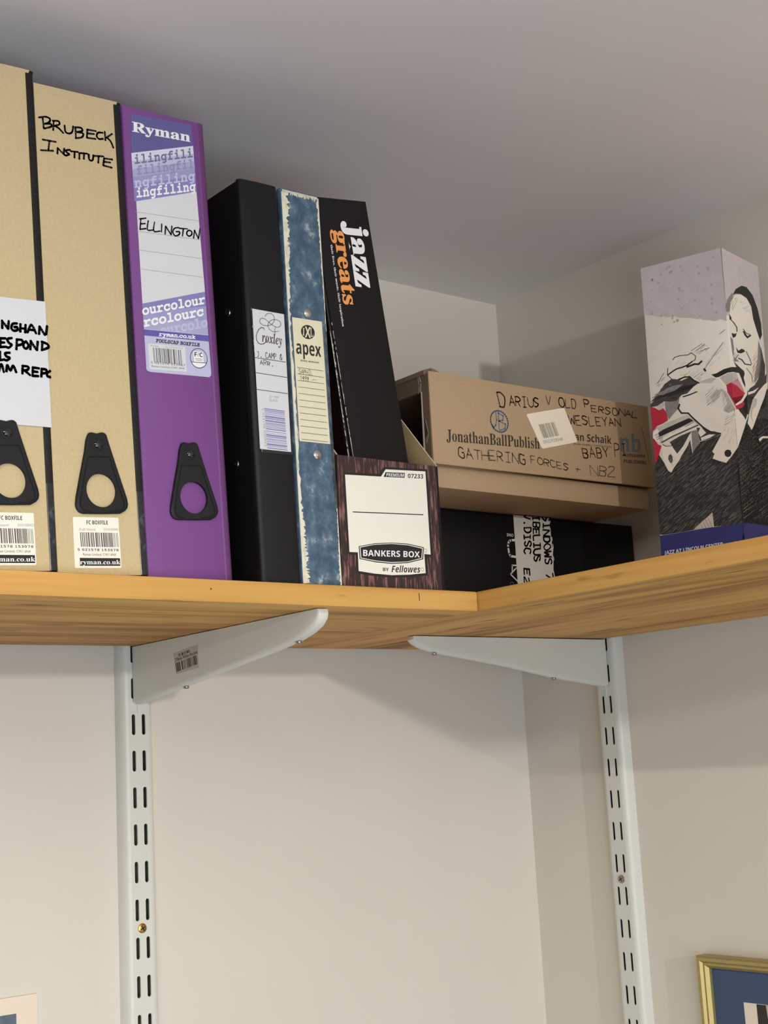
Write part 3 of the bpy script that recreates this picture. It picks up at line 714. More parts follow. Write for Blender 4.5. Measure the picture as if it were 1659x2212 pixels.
# ---------------------------------------------------------------- ring binders
def binder(label, O, ry, w, h, depth, spine_m, cover_m, z0=0.0):
    t = thing('ring_binder', label, 'ring binder', O, ry, 'ring binders on the left shelf')
    for s, nm in ((0, 'cover'), (1, 'cover')):
        m = MB(); x0 = 0.0 if s == 0 else w - 2.2
        m.hexa([(x0, 3.5, z0), (x0 + 2.2, 3.5, z0), (x0 + 2.2, depth, z0), (x0, depth, z0), (x0, 3.5, h - .6), (x0 + 2.2, 3.5, h - .6), (x0 + 2.2, depth, h - .6), (x0, depth, h - .6)], cover_m[s], 0.5, 1)
        m.build('cover', t)
    return t
CW, CH = (34.5721,309.2494)
t = binder('black ring binder with a white label in a clear spine pocket', (-543.7200,-301.0000,0.0000), (-0.0238,0.0000)[0], CW, CH, 268, None, ('black_vinyl', 'black_vinyl'))
m = MB(); prof = [(0.0, -3.6), (0.0, -1.2), (0.5, -0.2), (1.6, 0.5), (4, 0.9), (CW / 2, 1.2), (CW - 4, 0.9), (CW - 1.6, 0.5), (CW - 0.5, -0.2), (CW, -1.2), (CW, -3.6)]
n = len(prof); vs = []
for z, dd in ((0, -.4), (1.2, 0), (CH - 1.4, 0), (CH, -.5)): vs += [(u, -(d + dd), z) for u, d in prof]
m.add(vs, [(j * n + i, j * n + i + 1, (j + 1) * n + i + 1, (j + 1) * n + i) for j in range(3) for i in range(n - 1)] + [tuple(3 * n + i for i in range(n)), tuple(i for i in range(n))], 'black_vinyl', True)
m.build('spine', t)
sidef = lambda u, v, d: (0 - d, u, v)
for z in ((210.3207,0.0000)[0], (92.8344,0.0000)[0]):
    s = MB(); s.disc((25, z), 3.3, sidef, 0.8, 'chrome', 18); s.disc((25, z), 1.5, lambda u, v, d: (-0.85 - d * .1, u, v), 0.3, 'cross_dark', 14); s.build('rivet', t)['label'] = 'nickel ring-mechanism rivet'
m = MB(); pk = [(3,206.2),(34.1,206.3),(33.6,96.7),(5.2,96.7)]
m.prism(pk, front_at(-1.15), 0.0, 0.35, 'black_gloss')
k = Ink(m, front_at(-1.5), 0.03, 0.03)
rs = random.Random(3)
for i in range(26):
    f = rs.random(); a = lerp(pk[0], pk[3], f); k.fill([(a[0] + .5, a[1]), (a[0] + .9, a[1] + rs.uniform(.3, 2.2)), (a[0] + .7, a[1] + 2.6)], 'scuff_and_glint', 0)  # pale slivers painted as glints along the pocket's left strip
m.build('label_pocket', t)['label'] = 'clear plastic label pocket'
m = MB(); sheet(m, [(4.5,206.5),(33.1,206.1),(31.8,98.9),(4.2,99.2)], front_at(-1.5), 0.15, 'paper'); k = Ink(m, front_at(-1.65), 0.06, 0.05)
for s_ in ([(14.2,191.6),(13.4,192.7),(11.5,192.7),(9.2,190.9),(7.4,187.9),(6.5,185.3),(6.8,182.3),(8.1,180.3),(10.3,179.6),(12.9,180.3),(14.8,181.7),(16,183.5)],): k.stroke(s_, 0.75, 'line_grey', 1)
k.text('roxley', 'italic', [(11.7,179.3),(30,178.7),(11.3,189.8)], 'ink_soft', 1)
for s_ in ([(15.5,201.8),(16.7,203.6),(18.7,204.8),(21.3,205),(23.4,203.7),(24.1,201.5),(23.7,199.5),(22.1,197.2),(19.7,195.6),(16.4,194.7),(13.2,194.8),(11.1,196),(10.4,197.7),(11.3,199.5),(13.3,200.3),(15.8,199.8),(19.2,197.5),(22.3,195.7),(25.4,194.7),(27.7,195.2),(29.3,196.7),(29.7,198.1)], [(29.7,198.1),(28.7,199.8),(26.2,200.7),(22.9,200.5),(19.9,199),(18.1,196.9),(17.7,194.5),(18.9,192.2),(21.6,190.9),(24.5,191.1),(27.2,191.9)], [(24.5,195.2),(23.7,192.5),(23.6,188.6)]): k.stroke(s_, 0.5, 'line_grey', 1)
for s_ in ([(4.5,168.6),(31.8,168.3)], [(4.5,157),(32.1,156.4)], [(4.4,144.2),(32,143.8)]): k.stroke(s_, 0.5, 'ink_soft', 1)
k.hand('J. CAMP &', [(6.3,169.4),(28.8,169.7),(6.5,173.5)], 0.45, 'line_grey', 2); k.hand('ARR.', [(8.6,163.7),(21,163.5),(8.7,167.2)], 0.45, 'line_grey', 2)
k.text('JD 1500', '', [(15,138.8),(23.7,139),(15,140.8)], 'print_grey', 1); k.text('BLACK', '', [(15.3,136.4),(22.6,136.5),(15.2,138.3)], 'print_grey', 1)
k.bars([(10.5,100.2),(28.4,99.7),(10.1,131)], 'bar_violet', 1, n=28, seed=9, rows=True, m2='violet_a')
k.text('5 013198 020962', '', [(7.9,130.2),(8.4,101.2),(9.8,130.5)], 'print_grey', 1)
m.build('label', t)['label'] = 'white spine label'

AW, AH = (36.7960,311.3772)
t = binder('blue marbled ring binder with worn white edges and a cream label', (-506.9883,-299.0000,0.0000), (-0.0163,0.0000)[0], AW, AH, 266, None, ('marbled_dark', 'marbled_dark'))
m = MB(); prof = [(0.0, -4.0), (0.0, -1.0), (0.6, 0.0), (2, 0.3), (AW - 2, 0.3), (AW - 0.7, 0.0), (AW, -1.0), (AW, -4.0)]
n = len(prof); vs = []
for z, dd in ((0, -.3), (0.8, 0), (AH - 1, 0), (AH, -.4)): vs += [(u, -(d + dd), z) for u, d in prof]
m.add(vs, [(j * n + i, j * n + i + 1, (j + 1) * n + i + 1, (j + 1) * n + i) for j in range(3) for i in range(n - 1)] + [tuple(3 * n + i for i in range(n)), tuple(range(n))], 'marbled_blue', True)
k = Ink(m, front_at(-0.3), 0.05, 0.04)
def ragged(p0, p1, w0, w1, seed, m_, layer):   # worn strip running from p0 to p1, ragged on its inner side
    rn = random.Random(seed); N = 60; a = []; b = []
    for i in range(N + 1):
        f = i / N; p = lerp(p0, p1, f); ww = w0 + (w1 - w0) * f
        a.append(p); b.append((p[0] + ww * rn.uniform(0.55, 1.3), p[1] + rn.uniform(-.4, .4)))
    for i in range(N): k.fill([a[i], b[i], b[i + 1], a[i + 1]], m_, layer)
ragged((1.0, 1.5), (1.0, 60), 6.0, 3.2, 1, 'worn_board', 1); ragged((1.0, 60), (1.0, 215), 2.6, 2.2, 2, 'worn_board', 1); ragged((1.0, 215), (1.0, AH - 3), 2.2, 6.5, 3, 'worn_board', 1)
ragged((AW - 0.2, 1), (AW - 0.2, 60), -1.8, -0.7, 4, 'worn_board', 1); ragged((AW - 0.2, 60), (AW - 0.2, 200), -2.4, -2.0, 6, 'marbled_dark', 1); ragged((AW - 0.2, 200), (AW - 0.2, AH - 2), -0.4, -2.2, 5, 'worn_board', 1)
rn = random.Random(8)
for i in range(40):
    x = 2 + (AW - 4) * i / 40; k.fill([(x, AH - 1), (x + 1, AH - 1), (x + 1, AH - 1 - rn.uniform(1, 5)), (x, AH - 1 - rn.uniform(1, 4.5))], 'worn_board', 2)
m.build('spine', t)
for uv in ([(19.3,212.5)][0], [(20.6,100.4)][0]):
    s = MB(); s.disc(uv, 3.6, lambda u, v, d: (u, -0.4 - d, v), 0.6, 'chrome', 20, dome=0.7); s.build('rivet', t)['label'] = 'shiny domed rivet'
m = MB(); sheet(m, [(4.4,207),(32.5,207.4),(33.3,109.8),(4.9,109.8)], front_at(-0.45), 0.2, 'paper_cream'); k = Ink(m, front_at(-0.65), 0.06, 0.05)
cc = [(18.4,197),(24.9,197.2),(18.7,202.7)]
k.oval(cc, 'ink', 1)
for t_, fr in (('I', [(13.2,193.7),(15,193.7),(13.7,199.7)]), ('L', [(20.5,193.7),(23.2,193.8),(20.8,200.7)])): k.text(t_, 'serif', fr, 'paper_cream', 2)
k.text('X', 'bold', [(15.2,192.4),(20.8,192.5),(15.7,201.2)], 'paper_cream', 3)
k.text('apex', 'bold', [(6.3,174.7),(29.7,174.9),(6.5,186.7)], 'ink', 1)
k.text('RING BINDER', 'bold', [(9.9,172.7),(27.4,173),(10,173.9)], 'ink', 1)
A_, B_, C_, D_ = [(6.3,167.4),(30.8,167.5),(31.2,111.3),(6.8,111.4)]
for i in range(12): k.stroke([lerp(A_, D_, i / 11), lerp(B_, C_, i / 11)], 0.45, 'line_grey', 1)
k.hand('SAPHIL', [(7.7,162.7),(20.6,162.8),(7.9,166.3)], 0.35, 'pencil', 2); k.hand('1999', [(8.4,157.5),(16.6,157.6),(8.6,161)], 0.35, 'pencil', 2); k.stroke([(19.4,158.8),(21.1,159.4),(23.8,159.4)], 0.4, 'pencil', 2)
m.build('label', t)['label'] = 'cream ruled spine label'

JW, JH = (56.9100,319.0200)
t = binder('black ring binder with white and orange lettering, leaning inside the magazine file', (-431.6094,-289.0000,-0.0000), (-0.1364,0.0000)[0], JW, JH, 232, None, ('maroon', 'black_vinyl'), 9.5)
m = MB(); prof = [(-0.3, -4), (-0.2, -1.0), (0.6, 0.0), (JW - 1.2, 0.0), (JW - 0.2, -0.8), (JW, -4)]
n = len(prof); vs = []
for z in (9.5, JH): vs += [(u, -d, z) for u, d in prof]
m.add(vs, [(i, i + 1, n + i + 1, n + i) for i in range(n - 1)] + [tuple(n + i for i in range(n)), tuple(range(n))], 'black_board', True)
k = Ink(m, front, 0.06, 0.04)
rn = random.Random(12)
def worn_line(p0, p1, w, seed):
    rn = random.Random(seed); N = 70
    for i in range(N):
        if rn.random() < 0.12: continue
        a = lerp(p0, p1, i / N); b = lerp(p0, p1, (i + 1.02) / N); ww = w * rn.uniform(.4, 1.2)
        k.fill([(a[0], a[1]), (a[0] + ww, a[1]), (b[0] + ww, b[1]), (b[0], b[1])], 'scuff_and_glint', 1)
worn_line((0.2, 60), (0.2, 215), 0.55, 3)
TJ = 'white lettering'
k.text('jazz', 'serif', [(25.4,300.6),(24.5,245.6),(53.8,300.1)], 'print_white', 1, 0.025)
k.text('greats', 'serif', [(13.3,292.6),(11.1,230.5),(30.7,292)], 'orange', 1, 0.015)
k.text('their lives, their music, their inspiration', 'serif', [(11.2,279.4),(9.9,211.8),(13.9,279.8)], 'print_white', 1)
m.build('spine', t)
# the left board's rubbed edge standing proud of the hinge
m = MB(); e0 = [(-6.1,107)][0]; e1 = [(-3.8,239.5)][0]
m.hexa([(e0[0] - .4, -1.2, 40), (e0[0] + 1.8, -1.2, 40), (e0[0] + 1.8, 3, 40), (e0[0] - .4, 3, 40), (-2.2, -1.2, JH - 8), (-0.4, -1.2, JH - 8), (-0.4, 3, JH - 8), (-2.2, 3, JH - 8)], 'black_gloss', 0.4, 2)
k = Ink(m, front_at(-1.2), 0.05, 0.04)
ea = lerp((e0[0] - .3, 40), (-2.1, JH - 8), 0.15); eb = lerp((e0[0] - .3, 40), (-2.1, JH - 8), 0.62)
rn = random.Random(5); N = 60
for i in range(N):
    a = lerp(ea, eb, i / N); b = lerp(ea, eb, (i + 1) / N); ww = rn.choice((.3, .5, .7, .9, 1.3)) * (1.4 if i < 15 else 1)
    if rn.random() > .1: k.fill([a, (a[0] + ww, a[1]), (b[0] + ww * rn.uniform(.4, 1), b[1]), b], 'scuff_and_glint', 1)
m.build('cover_edge', t)['label'] = 'glossy black edge rubbed white'

# ---------------------------------------------------------------- magazine file
t = thing('magazine_file', 'woodgrain card magazine file with a blank white front label', 'magazine file', (-472, -300, 0))
bl, br_, tr_, tl_ = [(-0.1,2.7),(101,2.8),(102.7,105.1),(-0.7,100.4)]
HF = (tl_[1] + tr_[1]) / 2; WF = tr_[0] + 1.2
m = MB()
m.box((1.9, 0, 0), (WF, 1.6, HF), 'rosewood', 0.3, 1)
m.box((1.9, 1.6, 0), (WF, 250, 1.6), 'kraft_inside')
side = [(1.6, 0), (248, 0), (248, 300), (170, 300), (0.8, HF)]
for x0, x1 in ((1.9, 3.1), (WF - 1.2, WF)):
    n = len(side); m.add([(x0, y, z) for y, z in side] + [(x1, y, z) for y, z in side], [tuple(range(n)), tuple(range(2 * n - 1, n - 1, -1))] + [(i, (i + 1) % n, n + (i + 1) % n, n + i) for i in range(n)], 'rosewood' if False else 'kraft_inside')
    xo = 1.84 if x0 < 5 else WF + 0.06
    m.add([(xo, y, z) for y, z in side], [tuple(range(n))], 'rosewood')
m.box((1.9, 248, 0), (WF, 250, 300), 'kraft_inside')
# pale cut edge along the slopes
for x0 in (1.9, WF - 1.2): m.add([(x0 - 0.05, 0.4, HF + .15), (x0 + 1.25, 0.4, HF + .15), (x0 + 1.25, 170, 300.2), (x0 - .05, 170, 300.2)], [(0, 1, 2, 3)], 'carton_edge')
k = Ink(m, front, 0.04, 0.03)
k.fill([(WF - 3.4, 0.4), (WF - 0.3, 0.4), (WF - 0.3, HF - 1), (WF - 2.4, HF - 1)], 'black_board', 0)
m.build('box', t)
m = MB(); lab = [(9,87.5),(44.2,89),(49.3,95.3),(90.3,97.3),(90.6,29.5),(84,29.6),(84.3,14.3),(67.2,12.3),(49.5,11.2),(32.3,11.7),(17.5,13),(17.6,27.4),(9.6,27.3)]
k = Ink(m, front, 0.1, 0.04)
dk = [(7.2,89.3),(42.3,90.9),(47.5,97),(92.4,99.3),(92.9,27.9),(86.6,27.5),(86.4,12.5),(67,10.4),(49.4,9.2),(32.2,9.7),(15.4,11.2),(15.4,25.4),(7.5,25.5)]
k.fill(dk, 'print_black', 0); k.fill(lab, 'paper_label', 1)
k.stroke([(14.8,58.7),(85.2,61.4)], 0.75, 'print_black', 2)
k.fill([(49.1,93),(68.7,94.1),(68.1,90.1),(46.9,89)], 'print_black', 2); k.text('PREMIUM', 'bold', [(49.4,89.6),(67.3,90.7),(49.9,92.3)], 'print_white', 3)
k.text('07233', 'bold', [(71.5,90.2),(87.5,91.1),(71.8,93.8)], 'print_black', 2)
k.fill([(18.7,32.2),(33.9,35.3),(51.3,36.9),(67.3,37),(83.9,35),(82.5,25.3),(66.2,21.4),(50.1,20.1),(34.5,20.5),(18.9,22.4)], 'print_black', 2)
k.fill([(19.6,31.8),(33.9,34.7),(51.3,36.3),(67.3,36.3),(82.8,34.4),(81.5,25.8),(66.3,22.2),(50.2,20.8),(34.5,21.3),(19.8,22.9)], 'paper_label', 3)
k.fill([(20.3,31.3),(33.8,34.2),(51.2,35.8),(67.3,35.7),(82,33.8),(80.7,26.2),(66.3,22.7),(50.2,21.4),(34.6,21.9),(20.6,23.4)], 'print_black', 4)
k.text('BANKERS BOX', 'bold', [(22.4,24.8),(79,26.5),(22.7,29.7)], 'print_white', 5)
k.text('BY', 'bold', [(41.1,14),(47,14.2),(41.2,16.6)], 'print_black', 2); k.text('Fellowes', 'boldslant', [(49.5,13.4),(78.7,14.4),(49.9,18.9)], 'print_black', 2)
for c_ in ([(81,17.1),(82.5,17.1),(81.1,18.4)], [(85.3,32.5),(86.8,32.5),(85.4,33.9)]): k.ring(c_, 0.25, 'line_grey' if True else '', 3, 14)
m.build('front_label', t)['label'] = 'white printed front label'

# ---------------------------------------------------------------- software box and carton on the right shelf
t = thing('software_box', 'glossy black box under the carton, wrapped with a handwritten white strip', 'box', (-300, -182, 0))
m = MB(); m.box((0, 0, 0), (297, 158, 97.2), 'soft_black', 1.0, 2)
k = Ink(m, front, 0.06, 0.04)
k.text('ONE', 'bold', [(125.8,78.4),(117.2,78.5),(125.5,75.4)], 'soft_white', 1)
k.stroke([(128.6,72.4),(122.5,72),(119.6,70.9),(117.9,68.1),(117.7,64.8),(118.4,58.7),(120.1,56.5),(127,56)], 2.2, 'soft_white', 1)
k.stroke([(130,45.1),(126.3,45.2),(118.4,38.9),(126.9,32.6)], 1.3, 'soft_white', 1); k.stroke([(120.8,41.7),(121.4,47.7),(128.4,47.7)], 1.3, 'soft_white', 1); k.ring([(119.3,29.9),(121.5,30),(119.5,31.5)], 0.7, 'bluegrey_print', 1, 14)
for i, o_ in enumerate(([(175.1,77.6),(177.9,78.1),(177.9,75)], [(175.9,70.7),(178.5,71.2),(178.7,67.4)], [(175.8,58.3),(178.1,58.7),(178.2,55.6)])): k.stroke(o_, 1.0, 'soft_white', 1)
m.build('carton_body', t)
m = MB(); sL = [(127.5,99.4),(127,29.5)]; sR = [(177.5,100.1),(176.9,87.5),(176.7,78),(178,75.7),(176.7,70.8),(178.6,66.4),(177.4,61.1),(177.8,55.6),(176.6,45.9),(178,39.3)]
pts = [(sL[0][0], 97.0), sL[0]][:1] + [(sL[1][0] + (sL[1][0] - sL[0][0]) * .35, 0.6), (sR[-1][0] + 1, 0.6)] + sR[::-1][:] 
pts[-1] = (pts[-1][0], 97.0)
sheet(m, pts, front, 0.15, 'tape_paper'); k = Ink(m, front, 0.22, 0.04)
k.hand('SINDOWS 7', [(167,99.1),(165,35.8),(176.1,99.7)], 1.75, 'ink', jit=.35); k.hand('IBELIUS', [(153.9,98.2),(150.4,52.2),(162.6,98.8)], 1.75, 'ink', jit=.35)
k.hand('V.DISC', [(142,99.3),(138.8,59.1),(150.7,99.9)], 1.75, 'ink', jit=.35); k.hand('E2', [(136.3,45.4),(135.8,29.2),(143.4,45.7)], 1.75, 'ink', jit=.35)
m.build('paper_strip', t)['label'] = 'white paper strip with torn edge and marker writing'

t = thing('carton', 'brown cardboard carton with handwriting, lying on the black box', 'carton', (-337, -260, 98))
tl_, tr_, br_, bl_ = [(0.8,100.5),(283.6,102.6),(281,20.8),(-4,18.4)]
lo = [(5,1.1),(280.3,0.5)]
CWd = tr_[0]; D = 214
zlo = 0.4
m = MB(); m.box((2.5, 8, 0.0), (CWd - 2, D - 2, 21), 'carton', 1.2, 2); m.build('base', t)
# lid: front, back and right walls plus top; the left end is torn open
m = MB()
m.hexa([(0, 0, bl_[1]), (CWd - 1.5, 0, br_[1]), (CWd - 1.5, 3, br_[1]), (0, 3, bl_[1]), (0, 0, tl_[1]), (CWd, 0, tr_[1]), (CWd, 3, tr_[1]), (0, 3, tl_[1])], 'carton', 1.1, 2)
m.box((0, D - 3, bl_[1]), (CWd, D, tl_[1]), 'carton'); m.box((CWd - 3, 2.5, br_[1]), (CWd, D - 2.5, tr_[1] - .5), 'carton')
m.hexa([(0.5, 2, tl_[1] - 3.2), (CWd - .5, 2, tr_[1] - 3.2), (CWd - .5, D - 1, tr_[1] - 3.2), (.5, D - 1, tl_[1] - 3.2), (.5, 2, tl_[1] - .3), (CWd - .5, 2, tr_[1] - .3), (CWd - .5, D - 1, tr_[1] - .3), (.5, D - 1, tl_[1] - .3)], 'carton')
k = Ink(m, front, 0.08, 0.04)
HW = 0.62
k.hand('D', [(81.8,77.8),(91.4,78.4),(78.9,90.5)], 1.28, 'carton_pen', jit=.2); k.hand('ARIUS', [(94.3,80),(131.8,83.1),(93.8,89.1)], 1.16, 'carton_pen'); k.hand('V', [(141,88.1),(147,88.1),(140.3,95.5)], 1.05, 'carton_pen'); k.hand('OLD', [(158.3,87.2),(182.1,87.7),(157.8,95.5)], 1.10, 'carton_pen')
k.hand('P', [(192.3,90.5),(199.9,90.6),(191.1,97.8)], 1.10, 'carton_pen'); k.hand('ERSONAL', [(201,87.5),(266.9,88.8),(201.3,94)], 1.10, 'carton_pen')
k.hand('WESLEYAN', [(169.9,71.5),(241.1,77.3),(168.6,79.6)], 1.10, 'carton_pen'); k.hand('BABY', [(185.2,41.2),(220.6,44.6),(183.9,50.5)], 1.16, 'carton_pen'); k.hand('PI', [(229.4,46.6),(245.5,49.2),(229.3,58.6)], 1.16, 'carton_pen')
k.hand('GATHERING', [(28.6,26.2),(109.4,27.8),(28.2,35)], 1.02, 'carton_pencil'); k.hand('FORCES', [(115.9,29.9),(163.9,26.6),(115.7,36.4)], 0.90, 'carton_pencil'); k.hand('+', [(170.6,25.3),(180.4,25.3),(171,32.3)], 0.90, 'carton_pencil'); k.hand('NB2', [(192.8,25.5),(226.6,25.7),(193.3,35.6)], 0.90, 'carton_pencil')
k.text('JonathanBallPublish', 'serif', [(15.7,38.2),(128.2,42.4),(16.1,50.1)], 'carton_ink', 1)
k.text('an Schaik', 'bold', [(175.4,56.8),(225.4,58.4),(176,64.7)], 'carton_ink', 1); k.text('PUBLISHERS | UITGEWERS', '', [(173.7,52),(225.4,54.4),(173.9,54)], 'carton_ink', 1)
k.text('nb', 'bold', [(236.9,52.6),(266.6,53.8),(238.5,71.7)], 'bluegrey_print', 1); k.stroke([(270.8,81.1),(277.9,44.6)], 0.5, 'carton_ink', 1)
k.text('UITGEWERS', 'bold', [(243.8,48),(272.6,49.7),(244.1,50.9)], 'carton_ink', 1); k.text('PUBLISHERS', 'bold', [(240.6,41.6),(272.8,43),(241,45)], 'carton_ink', 1)
k.ring([(79.8,64.2),(90.4,63.6),(80.5,74)], 1.4, 'blue_print', 1)
k.stroke([(76.3,72.7),(76.6,65.3),(75.1,60.1),(72.2,57.7),(71.1,60.1)], 1.2, 'blue_print', 1); k.stroke([(79.3,72.8),(79.1,56.4)], 1.2, 'blue_print', 1); k.stroke([(79.2,71.8),(85.1,69.9),(84.1,65.7),(79.2,64.6),(87.2,62.5),(86.1,58.2),(79.8,56)], 1.2, 'blue_print', 1)
m.build('lid', t)
# torn left end: strips left around the hand hole, dark inside
sd = lambda u, v, d: (0 - d, u, v)
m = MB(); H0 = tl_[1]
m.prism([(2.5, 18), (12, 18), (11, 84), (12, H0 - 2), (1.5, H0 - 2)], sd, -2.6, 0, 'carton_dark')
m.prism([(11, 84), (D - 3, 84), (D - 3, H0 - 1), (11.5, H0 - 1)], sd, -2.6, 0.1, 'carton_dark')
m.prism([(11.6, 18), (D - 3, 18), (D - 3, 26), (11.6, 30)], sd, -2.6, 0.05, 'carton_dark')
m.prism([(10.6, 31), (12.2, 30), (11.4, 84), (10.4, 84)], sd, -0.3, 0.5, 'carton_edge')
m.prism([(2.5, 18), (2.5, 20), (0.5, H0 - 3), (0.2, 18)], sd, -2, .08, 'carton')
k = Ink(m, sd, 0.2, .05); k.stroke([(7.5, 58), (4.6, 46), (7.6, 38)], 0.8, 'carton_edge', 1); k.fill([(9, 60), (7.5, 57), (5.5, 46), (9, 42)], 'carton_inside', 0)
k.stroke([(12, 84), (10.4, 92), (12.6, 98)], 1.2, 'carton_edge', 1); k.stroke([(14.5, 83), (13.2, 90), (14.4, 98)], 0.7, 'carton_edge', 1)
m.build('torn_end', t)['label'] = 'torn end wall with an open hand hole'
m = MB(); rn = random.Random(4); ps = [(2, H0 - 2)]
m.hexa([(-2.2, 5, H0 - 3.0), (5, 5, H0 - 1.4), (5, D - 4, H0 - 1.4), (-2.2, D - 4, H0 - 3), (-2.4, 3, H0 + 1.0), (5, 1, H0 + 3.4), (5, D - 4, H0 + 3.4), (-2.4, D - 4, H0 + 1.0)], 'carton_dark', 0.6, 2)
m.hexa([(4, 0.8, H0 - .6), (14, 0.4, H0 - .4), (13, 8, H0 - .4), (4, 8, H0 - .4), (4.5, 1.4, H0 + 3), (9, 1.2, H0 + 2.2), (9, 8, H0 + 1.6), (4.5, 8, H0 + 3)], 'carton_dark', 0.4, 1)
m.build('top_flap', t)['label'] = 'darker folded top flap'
m = MB(); sheet(m, [(114.3,74.1),(115.4,75.2),(163.4,86.7),(164.4,85.9),(178.1,56.8),(177,55.2),(132.4,44.5),(130.5,45.1)], front_at(-0.2), 0.15, 'sticker'); k = Ink(m, front_at(-0.35), 0.06, 0.04)
k.bars([(133.6,54.2),(154.7,59.2),(128.2,66.6)], 'line_grey', 1, n=16, seed=21); k.text('0R02928048', '', [(133.1,49.1),(158.9,54.8),(132.4,52.3)], 'print_grey', 1)
m.build('barcode_sticker', t)['label'] = 'cream barcode sticker stuck on askew'

# ---------------------------------------------------------------- tall printed gift box
TBO = Vector((-90.2035,-384.9029,0.0000))
t = thing('gift_box', 'tall card box printed with a trumpet player in black, cream and red', 'box', TBO)
cn = [Vector(c) - TBO for c in ((-114.1021,-309.6965,0.0000), (-90.2035,-384.9029,0.0000), (-18.1823,-370.8479,0.0000), (-42.0809,-295.6415,0.0000), (-118.4109,-320.4577,312.0000), (-94.5123,-395.6641,312.0000), (-22.4911,-381.6091,312.0000), (-46.3897,-306.4027,312.0000))]
m = MB(); m.hexa(cn, 'art_cream', 0.7, 2)
FU = {'tl': (Vector((-114.1021,-309.6965,0.0000)) - TBO, Vector((0.3029,-0.9530,0.0000)), Vector((-0.0225,-0.0071,0.9997))), 'tr': (Vector((-90.2035,-384.9029,0.0000)) - TBO, Vector((0.9815,0.1915,0.0000)), Vector((0.0060,-0.0306,0.9995)))}
INK = {}
for key, (o_, u_, v_) in FU.items():
    n_ = u_.cross(v_)
    INK[key] = Ink(m, (lambda o_, u_, v_, n_: lambda u, v, d: tuple(o_ + u_ * u + v_ * v + n_ * d))(o_, u_, v_, n_), 0.06, 0.03)
